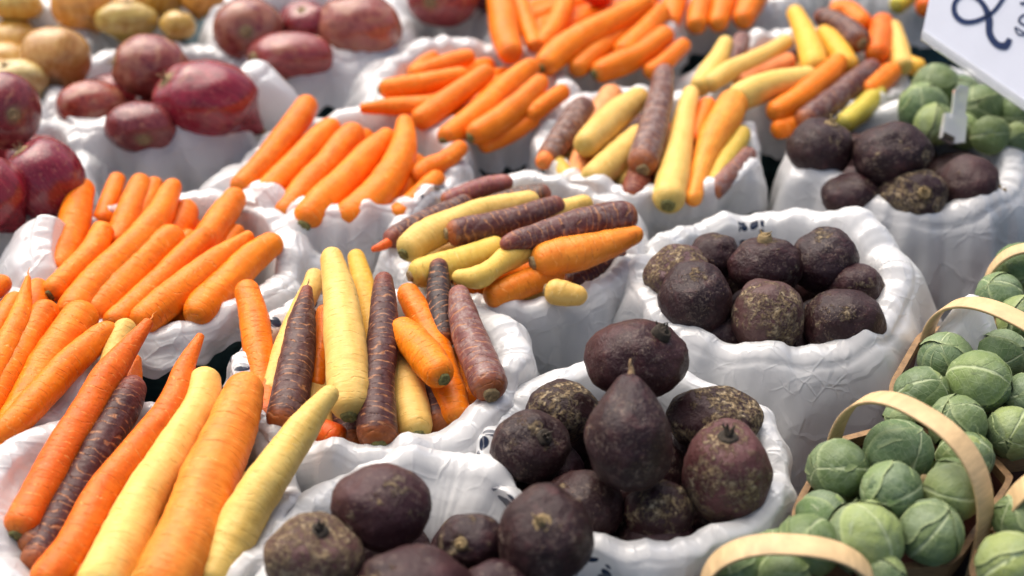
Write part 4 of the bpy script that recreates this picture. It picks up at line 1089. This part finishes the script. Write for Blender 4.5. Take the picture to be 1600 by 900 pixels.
stroke('figure', [(1570, -6), (1552, 18), (1528, 32), (1506, 34), (1492, 22), (1492, 4), (1506, -8), (1524, -4), (1538, 10), (1545, 30), (1546, 52), (1556, 68), (1570, 72), (1578, 61)],
       [6, 6, 7, 8, 8, 7, 6, 6, 8, 11, 10, 10, 12, 8], sign, M['ink'])
stroke('figure', [(1604, 22), (1595, 26), (1592, 33), (1598, 38), (1606, 40)], [3, 3, 3, 3, 3], sign, M['ink'])
stroke('figure', [(1606, 55), (1596, 49), (1586, 43), (1590, 53), (1600, 55)], [3, 2, 2, 2, 2], sign, M['ink'])
stroke('figure', [(1606, 2), (1598, 6), (1594, 4)], [4, 4, 3], sign, M['ink'])

# ------------------------------------------------------------------ the layer underneath, seen in the gaps
for key, kinds, deg in (('B1', [O, Y, U], 65), ('B2', [O], 55), ('B3', [O], 45), ('B4', [O], 45), ('B5', [O], 35), ('B6', [O], 40), ('B7', [O], 70),
                        ('B8', [Y, O, U], 15), ('B9', [Y, U, O], 75), ('B10', [O, Y, U], 40), ('B11', [O, U, Y], 95)):
    bury_carrots(key, kinds, deg)
for key in ('B12', 'B13', 'B14', 'B15'):
    bury_beets(key)
for key in ('B16', 'B17', 'B18', 'B21'):
    bury_onions(key)
for key in ('B19', 'B20'):
    bury_onions(key, False)
clip = empty('sign_clip', at(1494, 205, RIM + .02))
tag(clip, 'clear plastic clip holding the price card above the sprouts', 'clip')
def clip_part(name, pxs, z0, n, th, mat):
    base = at(1494, 205, RIM + .03)
    out = [px_plane(x, y, base, n) - clip.location for x, y in pxs]
    return slab(name, out, n, th, mat, clip)
cn = (-FW + Vector((.1, 0, .1))).normalized()
clip_part('stem', [(1488, 182), (1492, 140), (1500, 132), (1514, 136), (1508, 182)], 0, cn, .004, M['clear'])
clip_part('jaw', [(1472, 214), (1478, 176), (1512, 180), (1508, 222), (1490, 224)], 0, cn, .007, M['clear'])
clip_part('foot', [(1474, 208), (1490, 216), (1489, 223), (1473, 215)], 0, (-FW + Vector((.1, 0, .3))).normalized(), -.003, M['stem_dark'])

# ------------------------------------------------------------------ far edge of the stall
def far_fruit(name, label, cat, x, y, r, z, mat, color):
    o, ww, surf, R = round_body(name, mat, x, y, r, r * .9, z, (.1, .9, .3), lambda h, s: (s, h if h < .8 else .8 + (h - .8) * .3), random.uniform(0, 50), (.05, .004))
    o.color = (*color, .1); tag(o, label, cat)
    disc(o, 'stem_scar', surf(1), ww, R * .14, M['stem'], R * .1)
    return o
far_fruit('red_tomato', 'red tomato glimpsed at the top edge behind the orange carrots', 'tomato', 936, -14, 28, 2.0, M['red'], (1, 1, 1))
carrot('yellow', 'B23', 'greenish yellow carrot end at the top edge', [(1398, 12), (1418, -4), (1436, -24)], [26, 28, 24], (1.5, 1.8), crown=False, tint=(.55, .50, .06))
carrot('orange', 'B23', 'deep orange carrot end at the top edge', [(1440, 16), (1456, 2), (1478, -20)], [30, 32, 28], (2.5, 2.8), crown=False, tint=(.80, .14, .01))

# ------------------------------------------------------------------ table, light, world
tb = new_mesh('tabletop', [Vector(v) for v in [(-2.2, -.1, 0), (2.2, -.1, 0), (2.2, 2.6, 0), (-2.2, 2.6, 0), (-2.2, -.1, -.03), (2.2, -.1, -.03), (2.2, 2.6, -.03), (-2.2, 2.6, -.03)]],
              [(0, 1, 2, 3), (7, 6, 5, 4), (0, 4, 5, 1), (1, 5, 6, 2), (2, 6, 7, 3), (3, 7, 4, 0)], M['table'], None, Vector((0, 0, 0)), smooth_=False)
tb['kind'] = 'structure'

SUN_EL, SUN_AZ = math.radians(58), math.radians(-35)      # azimuth from +Y towards +X
w = bpy.data.worlds.new('World'); sc.world = w; w.use_nodes = True
nt = w.node_tree; nt.nodes.clear()
sky = nt.nodes.new('ShaderNodeTexSky'); sky.sky_type = 'NISHITA'; sky.sun_disc = False
sky.sun_elevation = SUN_EL; sky.sun_rotation = SUN_AZ; sky.air_density = 1.0; sky.dust_density = 6.0; sky.ozone_density = 1.0
bg = nt.nodes.new('ShaderNodeBackground'); bg.inputs[1].default_value = SKY_STRENGTH
ou = nt.nodes.new('ShaderNodeOutputWorld')
nt.links.new(sky.outputs[0], bg.inputs[0]); nt.links.new(bg.outputs[0], ou.inputs[0])
sl = bpy.data.lights.new('sun', 'SUN'); sl.energy = SUN_STRENGTH; sl.angle = math.radians(SUN_ANGLE); sl.color = (1.0, .94, .85)
so_ = bpy.data.objects.new('sun', sl); col.objects.link(so_)
sd_ = Vector((math.sin(SUN_AZ) * math.cos(SUN_EL), math.cos(SUN_AZ) * math.cos(SUN_EL), math.sin(SUN_EL)))
so_.rotation_euler = sd_.to_track_quat('Z', 'Y').to_euler(); so_.location = sd_ * 3

cd = bpy.data.cameras.new('camera'); cam = bpy.data.objects.new('camera', cd); col.objects.link(cam)
cd.sensor_width = 36; cd.lens = F_PX / 1600 * 36; cd.clip_start = .02; cd.clip_end = 50
cam.location = CAM; cam.rotation_euler = (PI / 2 - TH, 0, 0)
cd.dof.use_dof = True; cd.dof.focus_distance = FOCUS; cd.dof.aperture_fstop = FSTOP; cd.dof.aperture_blades = 9
sc.camera = cam
vs_ = sc.view_settings
vs_.view_transform = 'Standard'; vs_.look = 'None'; vs_.gamma = 1; vs_.exposure = EXPOSURE
sc.cycles.max_bounces = 8; sc.cycles.transparent_max_bounces = 12
